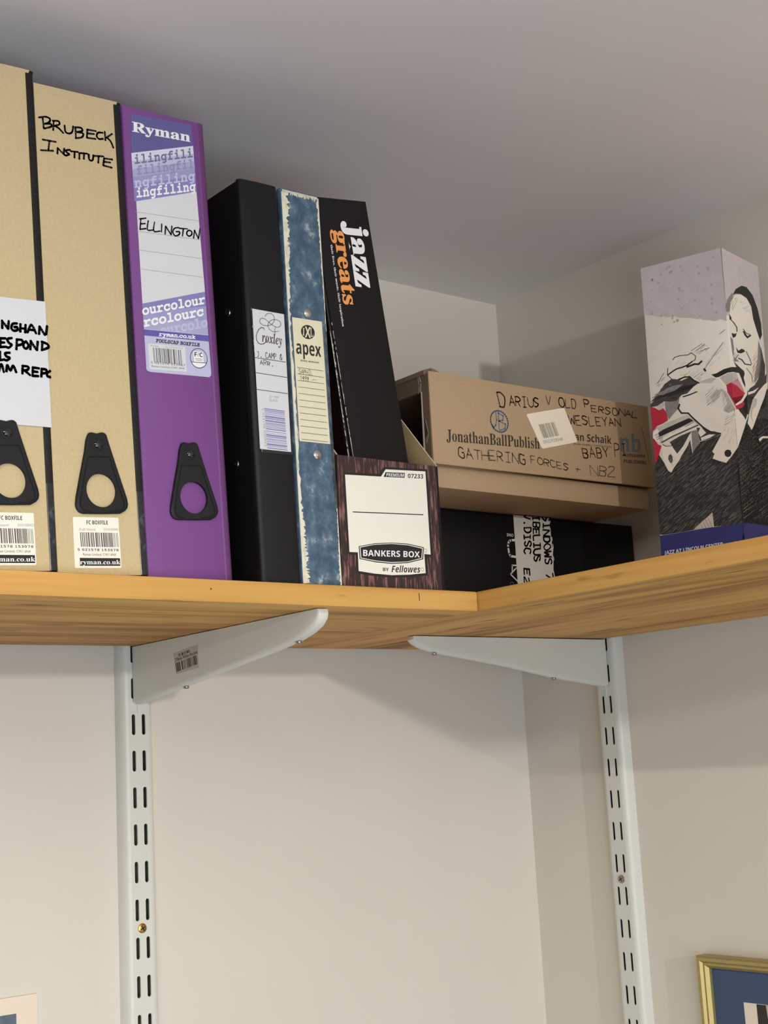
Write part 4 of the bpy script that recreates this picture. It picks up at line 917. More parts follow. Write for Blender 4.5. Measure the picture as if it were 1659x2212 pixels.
ART=[
('tl','F','art_mauve',1,[(87.9,312.1),(87.3,294),(85.5,243.3),(80,246.5),(74.4,245.8),(69.1,248.1),(63.7,249.5),(62.2,251),(57.5,251.7),(51.3,254.3),(45.8,255.3),(41.1,257),(37.6,258.8),(34,259.4),(29.1,259.8),(26.8,261.5),(24.4,262.4),(21.1,262),(17.9,263.8),(15.5,264.9),(12.7,265.3),(9.9,267),(7.7,267.4),(8.9,312.1)]),
('tr','F','art_mauve',1,[(-6.3,312.1),(-6,312.1),(-5.9,294.5)]),
('tl','F','art_mauve',1,[(87.9,312.1),(86,248.9),(85.8,249.1),(86.9,312.1)]),
('tr','F','art_mauve',1,[(67.1,312.1),(68.4,248.7),(65.4,252.2),(-5,249),(-6.3,312.1)]),
('tl','F','art_grey',2,[(85.8,256.9),(86.3,258.5),(86.1,252.1),(86.1,252.2)]),
('tr','F','art_grey',2,[(-5.2,258.5),(-2.7,263.7),(9.4,273.5),(10.2,268.2),(5.6,259.3),(-0.3,252.5),(-5.1,252.2)]),
('tl','F','art_suit',2,[(3.6,124.1),(5.6,129.3),(8.2,134.4),(11.9,126.7),(14,123.2),(16.5,116.5),(18.8,115),(21.6,118.8),(28,125.5),(33,134.1),(39.7,143.8),(40.5,128.9),(47.9,138.4),(62.3,139.8),(68.8,141.7),(72.5,133.3),(76.1,119.7),(82.6,128.1),(80.6,59),(79.8,59.5),(63.2,59.6),(45,60.6),(24.2,59.3),(4.8,59.3),(1.7,60.1)]),
('tr','F','art_suit',2,[(-2.6,128.2),(-2,128.6),(23.7,157.1),(70,166),(72.3,51),(-1.2,59)]),
('tl','F','art_suit',2,[(80.5,56),(79.5,56.5),(80.7,109.1),(82.5,125.3)]),
('tr','F','art_suit',2,[(-2,128.6),(20.2,155.7),(28.7,167.2),(23.9,179.7),(37.5,180.4),(67.2,192.7),(69.5,193.3),(72.4,50.5),(-1.1,56),(-2.5,125.4)]),
('tr','F','art_dark',2,[(1.2,208.4),(24.2,208),(26.4,200.6),(26.5,180.3),(40.8,185.1),(52.4,193.4),(68.7,208.3),(63.3,175.4),(20.1,160.6),(12.9,167.1),(23.9,184.5)]),
('tr','F','art_cream',3,[(4.5,263),(14.1,272.2),(26.3,275.4),(37.9,274.5),(45.8,270.6),(48.8,256.7),(56.8,242.3),(60.2,230.9),(63.6,219.4),(63.6,209),(52.4,193.4),(40.8,185.1),(26.5,180.3),(25.1,192.5),(21.5,201.3),(2.6,207.1),(0.6,215.2),(-0.8,238.3),(0.2,250.2)]),
('tr','F','art_dark',4,[(60.5,232.5),(64.6,220.4),(66.8,216),(64.4,203.5),(52.2,192.6),(37.5,186.1),(25.2,182.4),(31,187.3),(41.9,192.4),(50,200.1),(55.2,210.7)]),
('tr','F','art_grey',4,[(56.2,238.1),(60.2,230.9),(58.9,217.8),(54.6,207.3),(50.1,201),(40.4,193.7),(43.8,203.8),(50.9,216.2)]),
('tr','F','art_grey',4,[(-1.3,229.6),(3.4,228.2),(4.6,219.9),(2.5,211.7),(9.4,208.4),(3.5,207.3),(0.6,215.2)]),
('tr','F','art_black',5,[(9.5,270.8),(16.7,278.4),(29.3,284.5),(39.6,285.5),(50.9,280.6),(59.5,269.6),(64.6,256.1),(65.1,244.8),(60.1,238.9),(54.2,247.4),(48.8,256.7),(46.3,268.3),(37.9,274.5),(26.3,275.7),(16,273.9)]),
('tr','F','art_black',5,[(0.3,251),(4.2,248),(1.9,245.5),(-0.4,246.2)]),
('tr','F','art_black',5,[(2.1,233.8),(7.5,233.9),(12.2,235.7),(9.7,232),(4.4,229.4),(2.3,231.5)]),
('tr','F','art_dark',5,[(3.2,246.7),(9.5,244.4),(7.9,243.5),(1.6,245.8)]),
('tr','F','art_dark',5,[(8.8,244.8),(14.3,241.4),(12.5,240.6),(7,243.9)]),
('tr','F','art_dark',5,[(14.1,241.8),(14,237.2),(11.9,236.7),(12,241.3)]),
('tr','F','art_black',5,[(27.8,241.2),(31.7,237.8),(28.5,236.4),(24.6,239.8)]),
('tr','F','art_black',5,[(30.3,238.6),(35.7,236.5),(32.9,234.9),(27.5,237)]),
('tr','F','art_black',5,[(31.6,235.9),(40.2,240.2),(42,239.3),(33.5,234.9)]),
('tr','F','art_grey',5,[(26.7,243),(33.7,239.6),(31.9,238.6),(24.9,242.1)]),
('tr','F','art_grey',5,[(32,239.8),(40.3,240.5),(39.7,239.4),(31.4,238.7)]),
('tr','F','art_black',5,[(8.5,221.8),(13,219.2),(19.8,222.5),(25.1,222.4),(26.6,221.1),(18.2,217.7),(10.7,216.8)]),
('tr','F','art_dark',5,[(12.3,212.7),(20.3,212.3),(19.1,211.1),(11.1,211.5)]),
('tr','F','art_dark',5,[(19.6,212.5),(25.8,209.1),(23.7,208.1),(17.5,211.5)]),
('tr','F','art_dark',5,[(23.8,209.3),(37.4,211),(36.9,209.8),(23.2,208.2)]),
('tr','F','art_grey',5,[(29.5,222.2),(36.7,215.8),(34.8,215.1),(27.6,221.4)]),
('tr','F','art_grey',5,[(36.3,216.3),(39.4,211.5),(37.3,210.8),(34.3,215.6)]),
('tr','F','art_grey',5,[(13.5,215.4),(5,209.2),(3.3,209.6),(11.7,215.7)]),
('tr','F','art_grey',5,[(4.7,210.5),(12.5,209.6),(11.1,208.4),(3.3,209.3)]),
('tr','F','art_grey',5,[(27.5,206),(37.6,201.1),(36.1,200.3),(26.1,205.2)]),
('tr','F','art_grey',5,[(37.3,201.3),(38.1,194.6),(36.4,194.2),(35.6,200.9)]),
('tl','F','art_red',3,[(78.7,185.4),(83.2,186.8),(84.2,185.9),(83.5,161.3),(81.5,161),(79.2,168.4),(79.3,176.8)]),
('tr','F','art_red',3,[(-3.8,186),(-0.6,185.7),(5.8,185.2),(13.6,182.3),(20.8,180.8),(12.6,176),(18.3,170.3),(12.8,166.3),(-3.2,161.3)]),
('tl','F','art_pink',2,[(83.2,186.8),(84.3,187.2),(84.2,186)]),
('tr','F','art_pink',2,[(-3.8,187.2),(6.8,191.6),(11.5,190.1),(20.1,181.5),(13.6,182.3),(5.8,185.2),(-3.8,186)]),
('tl','F','art_pale',2,[(73.4,193.4),(81.4,195.7),(84.5,195.3),(84.3,186.9),(83.2,186.8),(78.7,185.4)]),
('tr','F','art_pale',2,[(-3.9,195.4),(6.1,197.7),(10.1,191.4),(-3.8,187)]),
('tl','F','art_black',3,[(66,197.7),(70.7,197.8),(78,200.2),(84.7,200.7),(84.5,196),(81.5,196.4),(72.6,194),(69.5,194.2)]),
('tr','F','art_black',3,[(-4,200.7),(-3.1,201),(11.9,203.6),(21.7,202.5),(23.3,196.9),(23.9,184.5),(16.6,191),(12.7,198.1),(1.1,197.2),(-4,196.1)]),
('tr','F','art_cream',4,[(22.3,199),(26.4,195),(27.2,189.7),(23.9,179.7),(12.6,170.8),(0.4,165.9),(-0.7,167.2),(11.3,172.9),(20.4,180.7),(22.1,189.6),(19.7,195.4)]),
('tl','F','art_black',3,[(82.9,172.5),(83.9,172.6),(83.8,170.3)]),
('tr','F','art_black',3,[(-3.5,172.6),(18.5,178.9),(12.1,172.7),(-0.2,167.5),(-3.4,170.3)]),
('tr','F','art_black',2,[(0.4,165.7),(13.4,170.8),(24.8,179.9),(23.5,164),(17.6,155.3),(9.4,160.6)]),
('tr','F','art_cream',4,[(69.4,197.5),(60.6,184.3),(45.7,167.6),(33,152.3),(28.3,147.8),(21.1,153.2),(26.6,164.5),(35.4,177.7),(49,187.9),(60.7,195.6),(69.3,200.1)]),
('tr','F','art_pale',5,[(37.4,179.6),(44.2,179.2),(41.4,172.4),(33.9,168.1),(30.3,161.2),(33.4,154.7),(27.7,160.8),(30.1,170.6)]),
('tl','F','art_red',3,[(5.1,179.1),(9,177.7),(12.8,174.6),(15.3,174.9),(17.1,175.8),(19.2,172.6),(20.4,168.5),(20.7,163.7),(15.5,161.5),(9.6,160.2),(5.9,156.1),(4.8,150),(8.7,143),(12,141.2),(8.4,132.8),(3.6,124.5)]),
('tl','F','art_pale',2,[(10.8,179),(17.8,182.4),(19,179),(17.1,175.8),(12.8,174.6)]),
('tl','F','art_dark',3,[(5.2,181.6),(11.5,186),(18.5,189.4),(26.9,190.9),(36.8,192.1),(51.3,192.4),(41.7,184.9),(36,184.4),(30.6,179.9),(24.1,180.4),(19.4,182.1),(11.6,178.8),(5.4,178.8),(5.1,179.3)]),
('tl','F','art_grey',2,[(19.4,182.1),(34.4,184.7),(31.4,172.7),(21.6,164.3),(19.1,171.9)]),
('tl','F','art_cream',4,[(34.1,174.5),(32.6,175.6),(37.2,181),(50.5,184.7),(47.5,186.8),(53.8,193.4),(65.9,194.9),(72,192.1),(78.5,179.9),(82.8,169.8),(83.7,167.1),(83.4,156),(72.1,143.4),(59.1,146.5),(53.3,151.4),(46.2,159.7),(40.5,166.7),(35.8,167.5),(32.6,171.7)]),
('tr','F','art_cream',4,[(-3.4,167.1),(2.9,160.7),(-3.1,156)]),
('tl','F','art_pale',5,[(62.5,177.7),(69.4,183.3),(74,181.6),(70,174.6),(65,171.7)]),
('tl','F','art_pale',5,[(72.7,184.2),(77.6,179.3),(81.2,169.4),(83.6,164),(83.5,161.5),(77.8,159.6),(73.4,162.4),(77.9,167.7),(76.3,174.9)]),
('tr','F','art_pale',5,[(-3.3,164.1),(-0.9,162.4),(-3.2,161.5)]),
('tl','F','art_cream',4,[(25.7,211.8),(31.2,217.8),(32.3,220.4),(38.1,221.1),(46.1,220.2),(50.1,220.5),(53.8,217),(52.2,213.8),(58.4,212.1),(60.2,203.1),(64.5,199.1),(70.2,193.3),(65.1,189.7),(53.4,192),(45.4,199.5),(35.7,198.7),(27.8,201.1),(25.4,205.6)]),
('tl','F','art_dark',3,[(20.9,197.8),(27.8,201.1),(37.2,197.6),(45.4,199.5),(53.5,192.4),(45.9,188.8),(31,185.5),(16.4,186),(5.3,183.4),(12.6,189.1)]),
('tl','F','art_grey',4,[(10.1,189.6),(20.3,192.3),(28.7,194.6),(38.4,194.2),(31.5,190.1),(18.2,188)]),
('tl','F','art_dark',5,[(30.8,218.7),(33,221),(33.6,220.5),(31.4,218.2)]),
('tl','F','art_dark',5,[(32.8,220.9),(38.2,221.5),(38.4,220.8),(33,220.2)]),
('tl','F','art_dark',5,[(37.8,221.5),(46.3,220.5),(46.3,219.8),(37.8,220.8)]),
('tl','F','art_dark',5,[(45.7,220.5),(49.5,221.9),(49.8,221.2),(46,219.8)]),
('tl','F','art_dark',5,[(49.5,221.9),(53.8,217.5),(53.4,217.1),(49,221.4)]),
('tl','F','art_dark',5,[(53.8,217.6),(52.5,213.8),(51.8,214.1),(53.1,217.8)]),
('tl','F','art_dark',5,[(52.6,213.9),(45.1,211.3),(44.8,212),(52.3,214.6)]),
('tl','F','art_black',5,[(24.3,206),(28.5,208.1),(29.2,206.9),(24.9,204.9)]),
('tl','F','art_black',5,[(27.8,207.7),(33.7,210.2),(34.3,209),(28.4,206.6)]),
('tl','F','art_black',5,[(33,210),(40.4,210.7),(40.7,209.4),(33.2,208.8)]),
('tl','F','art_black',5,[(39.5,210.6),(45.3,211.7),(45.7,210.4),(39.9,209.3)]),
('tl','F','art_black',5,[(44.4,211.3),(49.4,214),(50,212.9),(45,210.2)]),
('tl','F','art_black',5,[(43.2,210),(51.8,211.4),(52.2,209.7),(43.7,208.3)]),
('tl','F','art_black',5,[(50.9,211.4),(56,210.3),(55.9,208.6),(50.7,209.7)]),
('tl','F','art_black',5,[(54.3,210),(58.3,212.8),(59.4,211.3),(55.4,208.6)]),
('tl','F','art_dark',5,[(26.1,212),(24.9,205.4),(24.2,205.6),(25.3,212.2)]),
('tl','F','art_dark',5,[(24.7,206.1),(29,200.8),(28.5,200.4),(24.2,205.7)]),
('tl','F','art_dark',5,[(28.4,201.2),(36,199),(35.9,198.3),(28.3,200.5)]),
('tl','F','art_dark',5,[(35.3,199),(40,200.7),(40.3,200),(35.6,198.3)]),
('tl','F','art_black',5,[(34.2,199.9),(41,201.2),(41.4,199.9),(34.6,198.5)]),
('tl','F','art_black',5,[(40.2,201.2),(46,200.3),(45.9,199),(40.2,199.8)]),
('tl','F','art_black',5,[(45.6,200.6),(49.9,195.7),(48.9,194.8),(44.6,199.7)]),
('tl','F','art_black',5,[(49,196.5),(54.3,192.6),(53.5,191.5),(48.2,195.4)]),
('tl','F','art_black',5,[(60.4,205),(62,202),(60.4,201.2),(58.8,204.2)]),
('tl','F','art_grey',4,[(60.4,204.6),(63.8,208.2),(64.2,207.8),(60.9,204.2)]),
('tl','F','art_grey',4,[(63.6,207.9),(69.2,214),(69.6,213.7),(64,207.5)]),
('tl','F','art_grey',4,[(69,213.8),(79.9,225),(80.3,224.6),(69.4,213.4)]),
('tl','F','art_grey',4,[(49.3,223.6),(60.5,228.1),(60.8,227.6),(49.6,223.1)]),
('tl','F','art_grey',4,[(54,222.6),(62.8,226.8),(63.1,226.3),(54.3,222.1)]),
('tl','F','art_grey',4,[(57.1,221.2),(66.8,222.8),(66.9,222.2),(57.3,220.7)]),
('tl','F','art_grey',4,[(14.1,199.9),(21,208.4),(21.5,208),(14.7,199.4)]),
('tl','F','art_grey',4,[(77.3,233.1),(82.7,236.1),(83.1,235.6),(77.7,232.6)]),
('tl','F','art_black',6,[(34.1,176.3),(32.1,171.9),(30.7,172.6),(32.8,177)]),
('tl','F','art_black',6,[(32,173.4),(35,167.7),(33.8,167.1),(30.7,172.8)]),
('tl','F','art_black',6,[(33.8,168.6),(41.1,167.2),(40.9,165.9),(33.6,167.2)]),
('tl','F','art_black',6,[(40.8,167.4),(47,159.3),(45.9,158.6),(39.6,166.7)]),
('tl','F','art_black',6,[(46.4,160.2),(54.1,151.1),(53,150.2),(45.3,159.3)]),
('tl','F','art_black',6,[(53.3,151.9),(59.9,146.3),(59,145.3),(52.4,150.9)]),
('tl','F','art_black',6,[(58.8,146.9),(69.2,143),(68.7,141.7),(58.4,145.7)]),
('tl','F','art_black',6,[(36.9,183.1),(44.2,183.8),(44.4,182.7),(37.1,182)]),
('tl','F','art_black',6,[(43.4,183.7),(51.1,185.2),(51.4,184.2),(43.7,182.6)]),
('tl','F','art_pale',4,[(5.1,156.2),(9.5,159),(19.6,161.5),(39.6,165.5),(46.1,159),(49.1,153.7),(30.5,148.5),(12.4,143.5),(8.1,145.4),(4.4,150)]),
('tl','F','art_cream',5,[(4.9,154.7),(9.4,157.8),(10.8,155.2),(9.3,149.2),(11.7,144),(8.1,145.4),(4.4,150)]),
('tl','F','art_cream',5,[(14.3,149.9),(27.8,153.7),(45.9,157.1),(47.3,154.9),(30.7,150.1),(13.8,145.2)]),
('tl','F','art_black',6,[(10.2,153.8),(14.9,155.7),(28.4,159.1),(40.8,161.9),(44.9,158.8),(31.1,154.7),(16.1,151.1),(11,149.7)]),
('tl','F','art_dark',6,[(11.9,144.7),(24.1,148.8),(24.5,147.7),(12.3,143.6)]),
('tl','F','art_dark',6,[(23.4,148.6),(38.3,152.1),(38.6,151),(23.8,147.5)]),
('tl','F','art_dark',6,[(37.5,151.9),(49,154.4),(49.3,153.4),(37.9,150.9)]),
('tl','F','art_dark',3,[(20.2,143.3),(30.3,147),(41.9,149.6),(36.1,140.5),(28.7,131.7),(25.4,131.4),(21.5,140.7)]),
('tl','F','art_dark',3,[(46.9,151.8),(53.2,150.7),(69.6,142.3),(62.3,139.8),(48.8,139.1)]),
('tl','F','art_cream',5,[(51,152.2),(55.4,145.6),(49.9,142.7),(48,146.9)]),
('tl','F','art_cream',5,[(49.9,142),(58,143.6),(63.8,142.6),(58.4,140.4),(50.4,139.4)]),
('tl','F','art_grey',5,[(41.9,149.6),(47.6,150.1),(48.7,137.1),(44.2,133.7),(40.9,129.2)]),
('tl','F','art_cream',5,[(12.2,141.6),(16.5,139.6),(21.4,139.8),(26.2,131.3),(32.5,137.2),(40.2,147.6),(40.9,143.6),(36.4,136.2),(28.1,126.3),(23.1,121.3),(18.8,115),(15.8,117.5),(12,127.5)]),
('tl','F','art_dark',6,[(13.5,142.5),(16.9,140),(16.5,139.5),(13.1,142)]),
('tl','F','art_dark',6,[(16.3,140.2),(22,139.8),(22,139.2),(16.3,139.6)]),
('tl','F','art_dark',6,[(19.8,132.2),(21.4,129.8),(21.4,125.9),(19.7,123.4),(18.2,124.9),(17.1,128.2),(17.9,131.2)]),
('tl','F','art_cream',5,[(71.4,144.3),(78.2,149.2),(83.3,153.7),(82.5,126.8),(76.5,120.4),(70.9,115.3),(64.6,118.2),(58.9,121.3),(61.1,125.2),(59.2,127.6)]),
('tr','F','art_cream',5,[(-3.1,153.7),(0.5,156.1),(9.4,160.6),(14,158.2),(18.2,155.4),(14,147.8),(5.8,137.4),(-2.3,127.1),(-2.6,126.9)]),
('tl','F','art_black',6,[(73.8,127),(76,125.9),(76.8,123),(75.4,120.6),(72.8,120.2),(70.7,121.8),(70.2,124.6),(71.6,126.6)]),
('tl','F','art_pale',4,[(34.3,60.4),(43.2,66.2),(53.4,73.1),(53.6,60.2),(45,60.5)]),
('tl','F','art_grey',5,[(41.5,63.7),(43.6,59.9),(43.2,59.7),(41.1,63.5)]),
('tl','F','art_grey',5,[(44.1,65.6),(46.4,59.8),(45.9,59.6),(43.6,65.4)]),
('tl','F','art_grey',5,[(46.7,67.5),(49.1,59.8),(48.7,59.7),(46.2,67.3)]),
('tl','F','art_grey',5,[(49.2,68.6),(51.9,59.9),(51.4,59.8),(48.7,68.5)]),
('tl','F','art_blue',3,[(1.7,58.9),(2.3,59),(24.2,59.2),(44.9,60),(63.2,59.6),(80.6,59.6),(80.3,48.1),(76,0),(0,0)]),
('tr','F','art_blue',3,[(-1.2,59.6),(0.3,59.9),(-1,48.1)]),
('tl','F','art_blue',3,[(79.8,59.9),(80.6,59.7),(78.9,0),(73.2,0)]),
('tr','F','art_blue',3,[(-1.2,59.7),(18.5,60.9),(47.8,61.8),(72.1,62.4),(73.4,-0),(0,-0)]),
('tr','F','art_cream',4,[(41.4,141),(45.2,143.5),(50.7,145.5),(61.4,146.9),(70.4,146.6),(70.4,146.1),(61,145),(50.4,143.5),(43.7,139.4)]),
('tl','F','art_grey',6,[(61.2,182.9),(63.8,184.8),(63.9,184.7),(61.4,182.5)]),
('tl','F','art_grey',6,[(64.6,184.6),(67.4,186.4),(67.5,186.2),(64.8,184.3)]),
('tl','F','art_grey',6,[(58,179.9),(67.1,185),(67.2,184.9),(58.3,179.5)]),
('tl','F','art_grey',6,[(58.5,177.8),(68.4,183.7),(68.5,183.6),(58.7,177.4)]),
('tl','F','art_grey',6,[(69.4,183.9),(70.3,184.8),(70.4,184.7),(69.6,183.6)]),
('tl','F','art_grey',6,[(58.7,176),(69.7,182.2),(69.8,182.1),(58.9,175.7)]),
('tl','F','art_grey',6,[(58.9,174.3),(68.2,179.7),(68.3,179.6),(59.1,173.9)]),
('tl','F','art_grey',6,[(65.6,177.8),(73.5,182.7),(73.6,182.6),(65.8,177.5)]),
('tl','F','art_grey',6,[(58.7,172.7),(67.3,178.1),(67.4,177.9),(59,172.3)]),
('tl','F','art_grey',6,[(68.7,177.9),(72.1,180.3),(72.2,180.2),(68.9,177.6)]),
('tl','F','art_grey',6,[(59.2,170.9),(65,174.2),(65.1,174),(59.5,170.5)]),
('tl','F','art_grey',6,[(68.2,176.8),(73.3,179.9),(73.4,179.7),(68.5,176.4)]),
('tl','F','art_grey',6,[(59,170.2),(66.9,174.6),(67,174.4),(59.3,169.8)]),
('tl','F','art_grey',6,[(69.7,175.8),(73.1,177.9),(73.2,177.8),(70,175.4)]),
('tl','F','art_grey',6,[(62.4,170.2),(72,176.1),(72.1,176),(62.5,170)]),
('tl','F','art_grey',6,[(66.4,171),(69.5,173),(69.5,172.9),(66.5,170.8)]),
('tl','F','art_grey',6,[(73.2,180.3),(74.5,182.1),(74.6,182),(73.5,180.1)]),
('tl','F','art_grey',6,[(73.3,177.9),(76.2,181.1),(76.3,181),(73.5,177.7)]),
('tl','F','art_grey',6,[(73.3,176.7),(77.2,180.6),(77.2,180.5),(73.5,176.5)]),
('tl','F','art_grey',6,[(73.5,175.3),(77.9,180.3),(78,180.2),(73.8,175)]),
('tl','F','art_grey',6,[(73.5,173.4),(79.5,179.4),(79.6,179.2),(73.8,173.2)]),
('tl','F','art_grey',6,[(73.8,171.7),(79.5,178.2),(79.6,178.1),(74.1,171.4)]),
('tl','F','art_grey',6,[(73.7,169.9),(75.8,172.3),(75.9,172.2),(73.9,169.7)]),
('tl','F','art_grey',6,[(78.6,174.9),(80.8,177.6),(80.9,177.4),(78.9,174.6)]),
('tl','F','art_grey',6,[(74.2,168.1),(78.5,173),(78.6,172.9),(74.4,167.9)]),
('tl','F','art_grey',6,[(79.3,173.4),(81.4,176.1),(81.5,176),(79.5,173.3)]),
('tl','F','art_grey',6,[(74,166.8),(75.9,169),(76,169),(74.2,166.7)]),
('tl','F','art_grey',6,[(79,171.4),(82,174.6),(82.1,174.5),(79.2,171.2)]),
('tl','F','art_grey',6,[(74.1,164.9),(79,169.8),(79.1,169.7),(74.3,164.6)]),
('tl','F','art_grey',6,[(74.1,163.6),(79.5,169.7),(79.6,169.6),(74.5,163.3)]),
('tl','F','art_grey',6,[(80.2,169.5),(82.7,172),(82.9,171.9),(80.6,169.2)]),
('tl','F','art_grey',6,[(74.9,162.4),(80.4,168.6),(80.6,168.5),(75.2,162.1)]),
('tl','F','art_grey',6,[(75.8,161.5),(83.4,169.4),(83.6,169.3),(76.2,161.1)]),
('tl','F','art_grey',6,[(76.9,160.5),(80,163.9),(80,163.8),(77.1,160.3)]),
('tl','F','art_grey',6,[(80.5,164),(83.7,167.7),(83.7,167.7),(83.7,167.6),(80.7,163.8)]),
('tl','F','art_grey',6,[(78,159.8),(83.4,165.3),(83.5,165.2),(78.3,159.6)]),
('tl','F','art_grey',6,[(80.4,160.3),(83.6,163.4),(83.6,163.1),(80.7,160)]),
('tl','F','art_grey',6,[(82.7,161),(83.6,161.9),(83.5,161.3),(83.1,160.6)]),
('tr','F','art_grey',6,[(-3.4,166.2),(-2.4,166.9),(-2,166.9),(-3.3,165.9)]),
('tr','F','art_grey',6,[(-3.3,162.3),(-0,164.6),(0.2,164.6),(-3.3,161.9)]),
('tr','F','art_grey',6,[(-3.2,161.4),(0.1,163.6),(0.3,163.6),(-3.1,161.1),(-3.2,161.1)]),
('tl','F','art_grey',6,[(75,156.6),(77.7,157.4),(77.7,157.2),(75.2,156.2)]),
('tl','F','art_grey',6,[(74.5,154.8),(79.4,156.9),(79.5,156.8),(74.7,154.5)]),
('tl','F','art_grey',6,[(81.6,157.6),(83.5,158.1),(83.4,157.8),(81.8,157.2)]),
('tl','F','art_grey',6,[(74,153.8),(78.4,155.8),(78.5,155.7),(74.1,153.5)]),
('tl','F','art_grey',6,[(79,155.7),(83.4,157.2),(83.4,157),(79.2,155.4)]),
('tl','F','art_grey',6,[(73.5,152),(83.4,156),(83.4,155.8),(73.6,151.7)]),
('tl','F','art_grey',6,[(73.3,150),(83.2,153.9),(83.2,153.8),(73.5,149.6)]),
('tl','F','art_grey',6,[(72.8,149.2),(80.3,151.7),(80.3,151.7),(73,148.9)]),
('tl','F','art_grey',6,[(71.7,144.8),(73.5,145.7),(73.6,145.5),(71.9,144.3)]),
('tr','F','art_grey',6,[(-2.4,156.5),(1.1,157.9),(1.2,157.9),(-2.2,156.3)]),
('tl','F','art_black',5,[(23.4,190.4),(27,191.3),(27,191.2),(23.6,190.1)]),
('tl','F','art_black',5,[(20.2,188.4),(29.3,190.8),(29.4,190.7),(20.3,188.1)]),
('tl','F','art_black',5,[(17.4,186.2),(27.3,189.1),(27.4,188.8),(17.6,185.7)]),
('tl','F','art_black',5,[(28,189.2),(32.5,190.2),(32.6,190.1),(28.1,188.8)]),
('tl','F','art_black',5,[(14.2,185.1),(19.6,186.4),(19.7,186.2),(14.4,184.6)]),
('tl','F','art_black',5,[(23.7,187.2),(27.3,188.1),(27.4,187.9),(23.9,186.7)]),
('tl','F','art_black',5,[(31.4,188.6),(44,192),(44.1,191.8),(31.6,188.1)]),
('tl','F','art_black',5,[(10.2,181.8),(19,183.8),(19.1,183.6),(10.4,181.3)]),
('tl','F','art_black',5,[(31.3,187.7),(35.5,188.7),(35.6,188.6),(31.4,187.3)]),
('tl','F','art_black',5,[(36.5,189.1),(43.3,190.6),(43.4,190.4),(36.7,188.5)]),
('tl','F','art_black',5,[(47.6,191.2),(48.9,191.8),(48.9,191.6),(47.7,190.7)]),
('tl','F','art_black',5,[(14.9,181.6),(19.2,182.5),(19.2,182.3),(15.1,181.2)]),
('tl','F','art_black',5,[(19.3,181.6),(28.3,184.1),(28.4,183.9),(19.4,181.2)]),
('tl','F','art_black',5,[(26.7,182.8),(32.4,184.2),(32.5,184),(26.8,182.3)]),
('tl','F','art_black',5,[(33.6,184.3),(38.3,185.5),(38.3,185.3),(33.8,183.8)]),
('tl','F','art_grey',5,[(25.2,196.5),(28.1,197),(28.2,196.8),(25.4,196)]),
('tl','F','art_grey',5,[(15.8,193.8),(20.5,195.2),(20.6,195),(15.9,193.4)]),
('tl','F','art_grey',5,[(25,195.7),(27.4,196.1),(27.5,195.9),(25.2,195.2)]),
('tl','F','art_grey',5,[(11.9,191),(15.9,191.8),(15.9,191.7),(12,190.8)]),
('tl','F','art_grey',5,[(21,193),(25.1,193.9),(25.1,193.7),(21.1,192.6)]),
('tl','F','art_grey',5,[(10.1,189.2),(14.2,190.1),(14.2,189.9),(10.2,188.8)]),
('tl','F','art_grey',5,[(7.7,187.7),(20.5,191),(20.6,190.8),(7.8,187.3)]),
('tl','F','art_grey',5,[(7.2,187.2),(15.4,189),(15.4,188.8),(7.3,186.8)]),
('tl','F','art_grey',5,[(16.8,189.2),(21.7,190.6),(21.8,190.5),(16.9,188.9)]),
('tl','F','art_grey',5,[(17.4,188.4),(18.3,188.8),(18.4,188.6),(17.6,187.9)]),
('tl','F','art_grey',4,[(33.6,214.6),(37.5,216.3),(37.6,216.2),(33.8,214.3)]),
('tl','F','art_grey',4,[(27.6,210.2),(33.6,212.9),(33.7,212.7),(27.9,209.8)]),
('tl','F','art_grey',4,[(28.8,208.6),(37.2,212.2),(37.3,212.2),(28.9,208.4)]),
('tl','F','art_grey',4,[(39.2,212.9),(42,214.3),(42.1,214.1),(39.4,212.6)]),
('tl','F','art_grey',4,[(29.6,207.5),(39.7,212.2),(39.8,212),(29.8,207.1)]),
('tl','F','art_grey',4,[(41.5,213.3),(43.3,213.9),(43.4,213.8),(41.6,213)]),
('tl','F','art_grey',5,[(37.1,202.8),(38.7,203.5),(38.8,203.3),(37.3,202.4)]),
('tl','F','art_grey',5,[(39.7,202),(43.3,203.9),(43.3,203.8),(39.9,201.7)]),
('tl','F','art_grey',5,[(45.1,204.3),(46.5,205.1),(46.5,205),(45.3,204)]),
('tl','F','art_grey',5,[(40.8,201.8),(46.7,204.5),(46.7,204.4),(41,201.4)]),
('tl','F','art_grey',5,[(44.4,200.5),(50.5,203.6),(50.6,203.5),(44.6,200.2)]),
('tl','F','art_grey',5,[(53.4,204.8),(54.4,205),(54.5,204.8),(53.6,204.3)]),
('tl','F','art_grey',5,[(46.5,199.6),(55.7,204.1),(55.7,204),(46.7,199.3)]),
('tl','F','art_grey',5,[(48.5,198.3),(57.7,202.2),(57.7,202.1),(48.6,198.1)]),
('tl','F','art_grey',5,[(49.2,198.2),(58.3,202.2),(58.4,202.1),(49.4,197.8)]),
('tl','F','art_grey',5,[(55.8,199.5),(59.5,200.9),(59.6,200.8),(56,199.2)]),
('tl','F','art_grey',5,[(50.9,196.9),(60,200.7),(60,200.6),(51,196.6)]),
('tl','F','art_grey',5,[(51.8,196),(55.9,198.1),(55.9,197.9),(52,195.6)]),
('tl','F','art_grey',5,[(56.1,198.5),(58.5,199.6),(58.6,199.5),(56.2,198.2)]),
('tl','F','art_grey',5,[(52.8,195.2),(57.3,197.2),(57.4,197),(53,194.9)]),
('tl','F','art_grey',5,[(53.9,194.5),(55.6,195.4),(55.7,195.2),(54.1,194.1)]),
('tl','F','art_grey',4,[(19.9,207.5),(22.1,208.7),(22.2,208.6),(20,207.2)]),
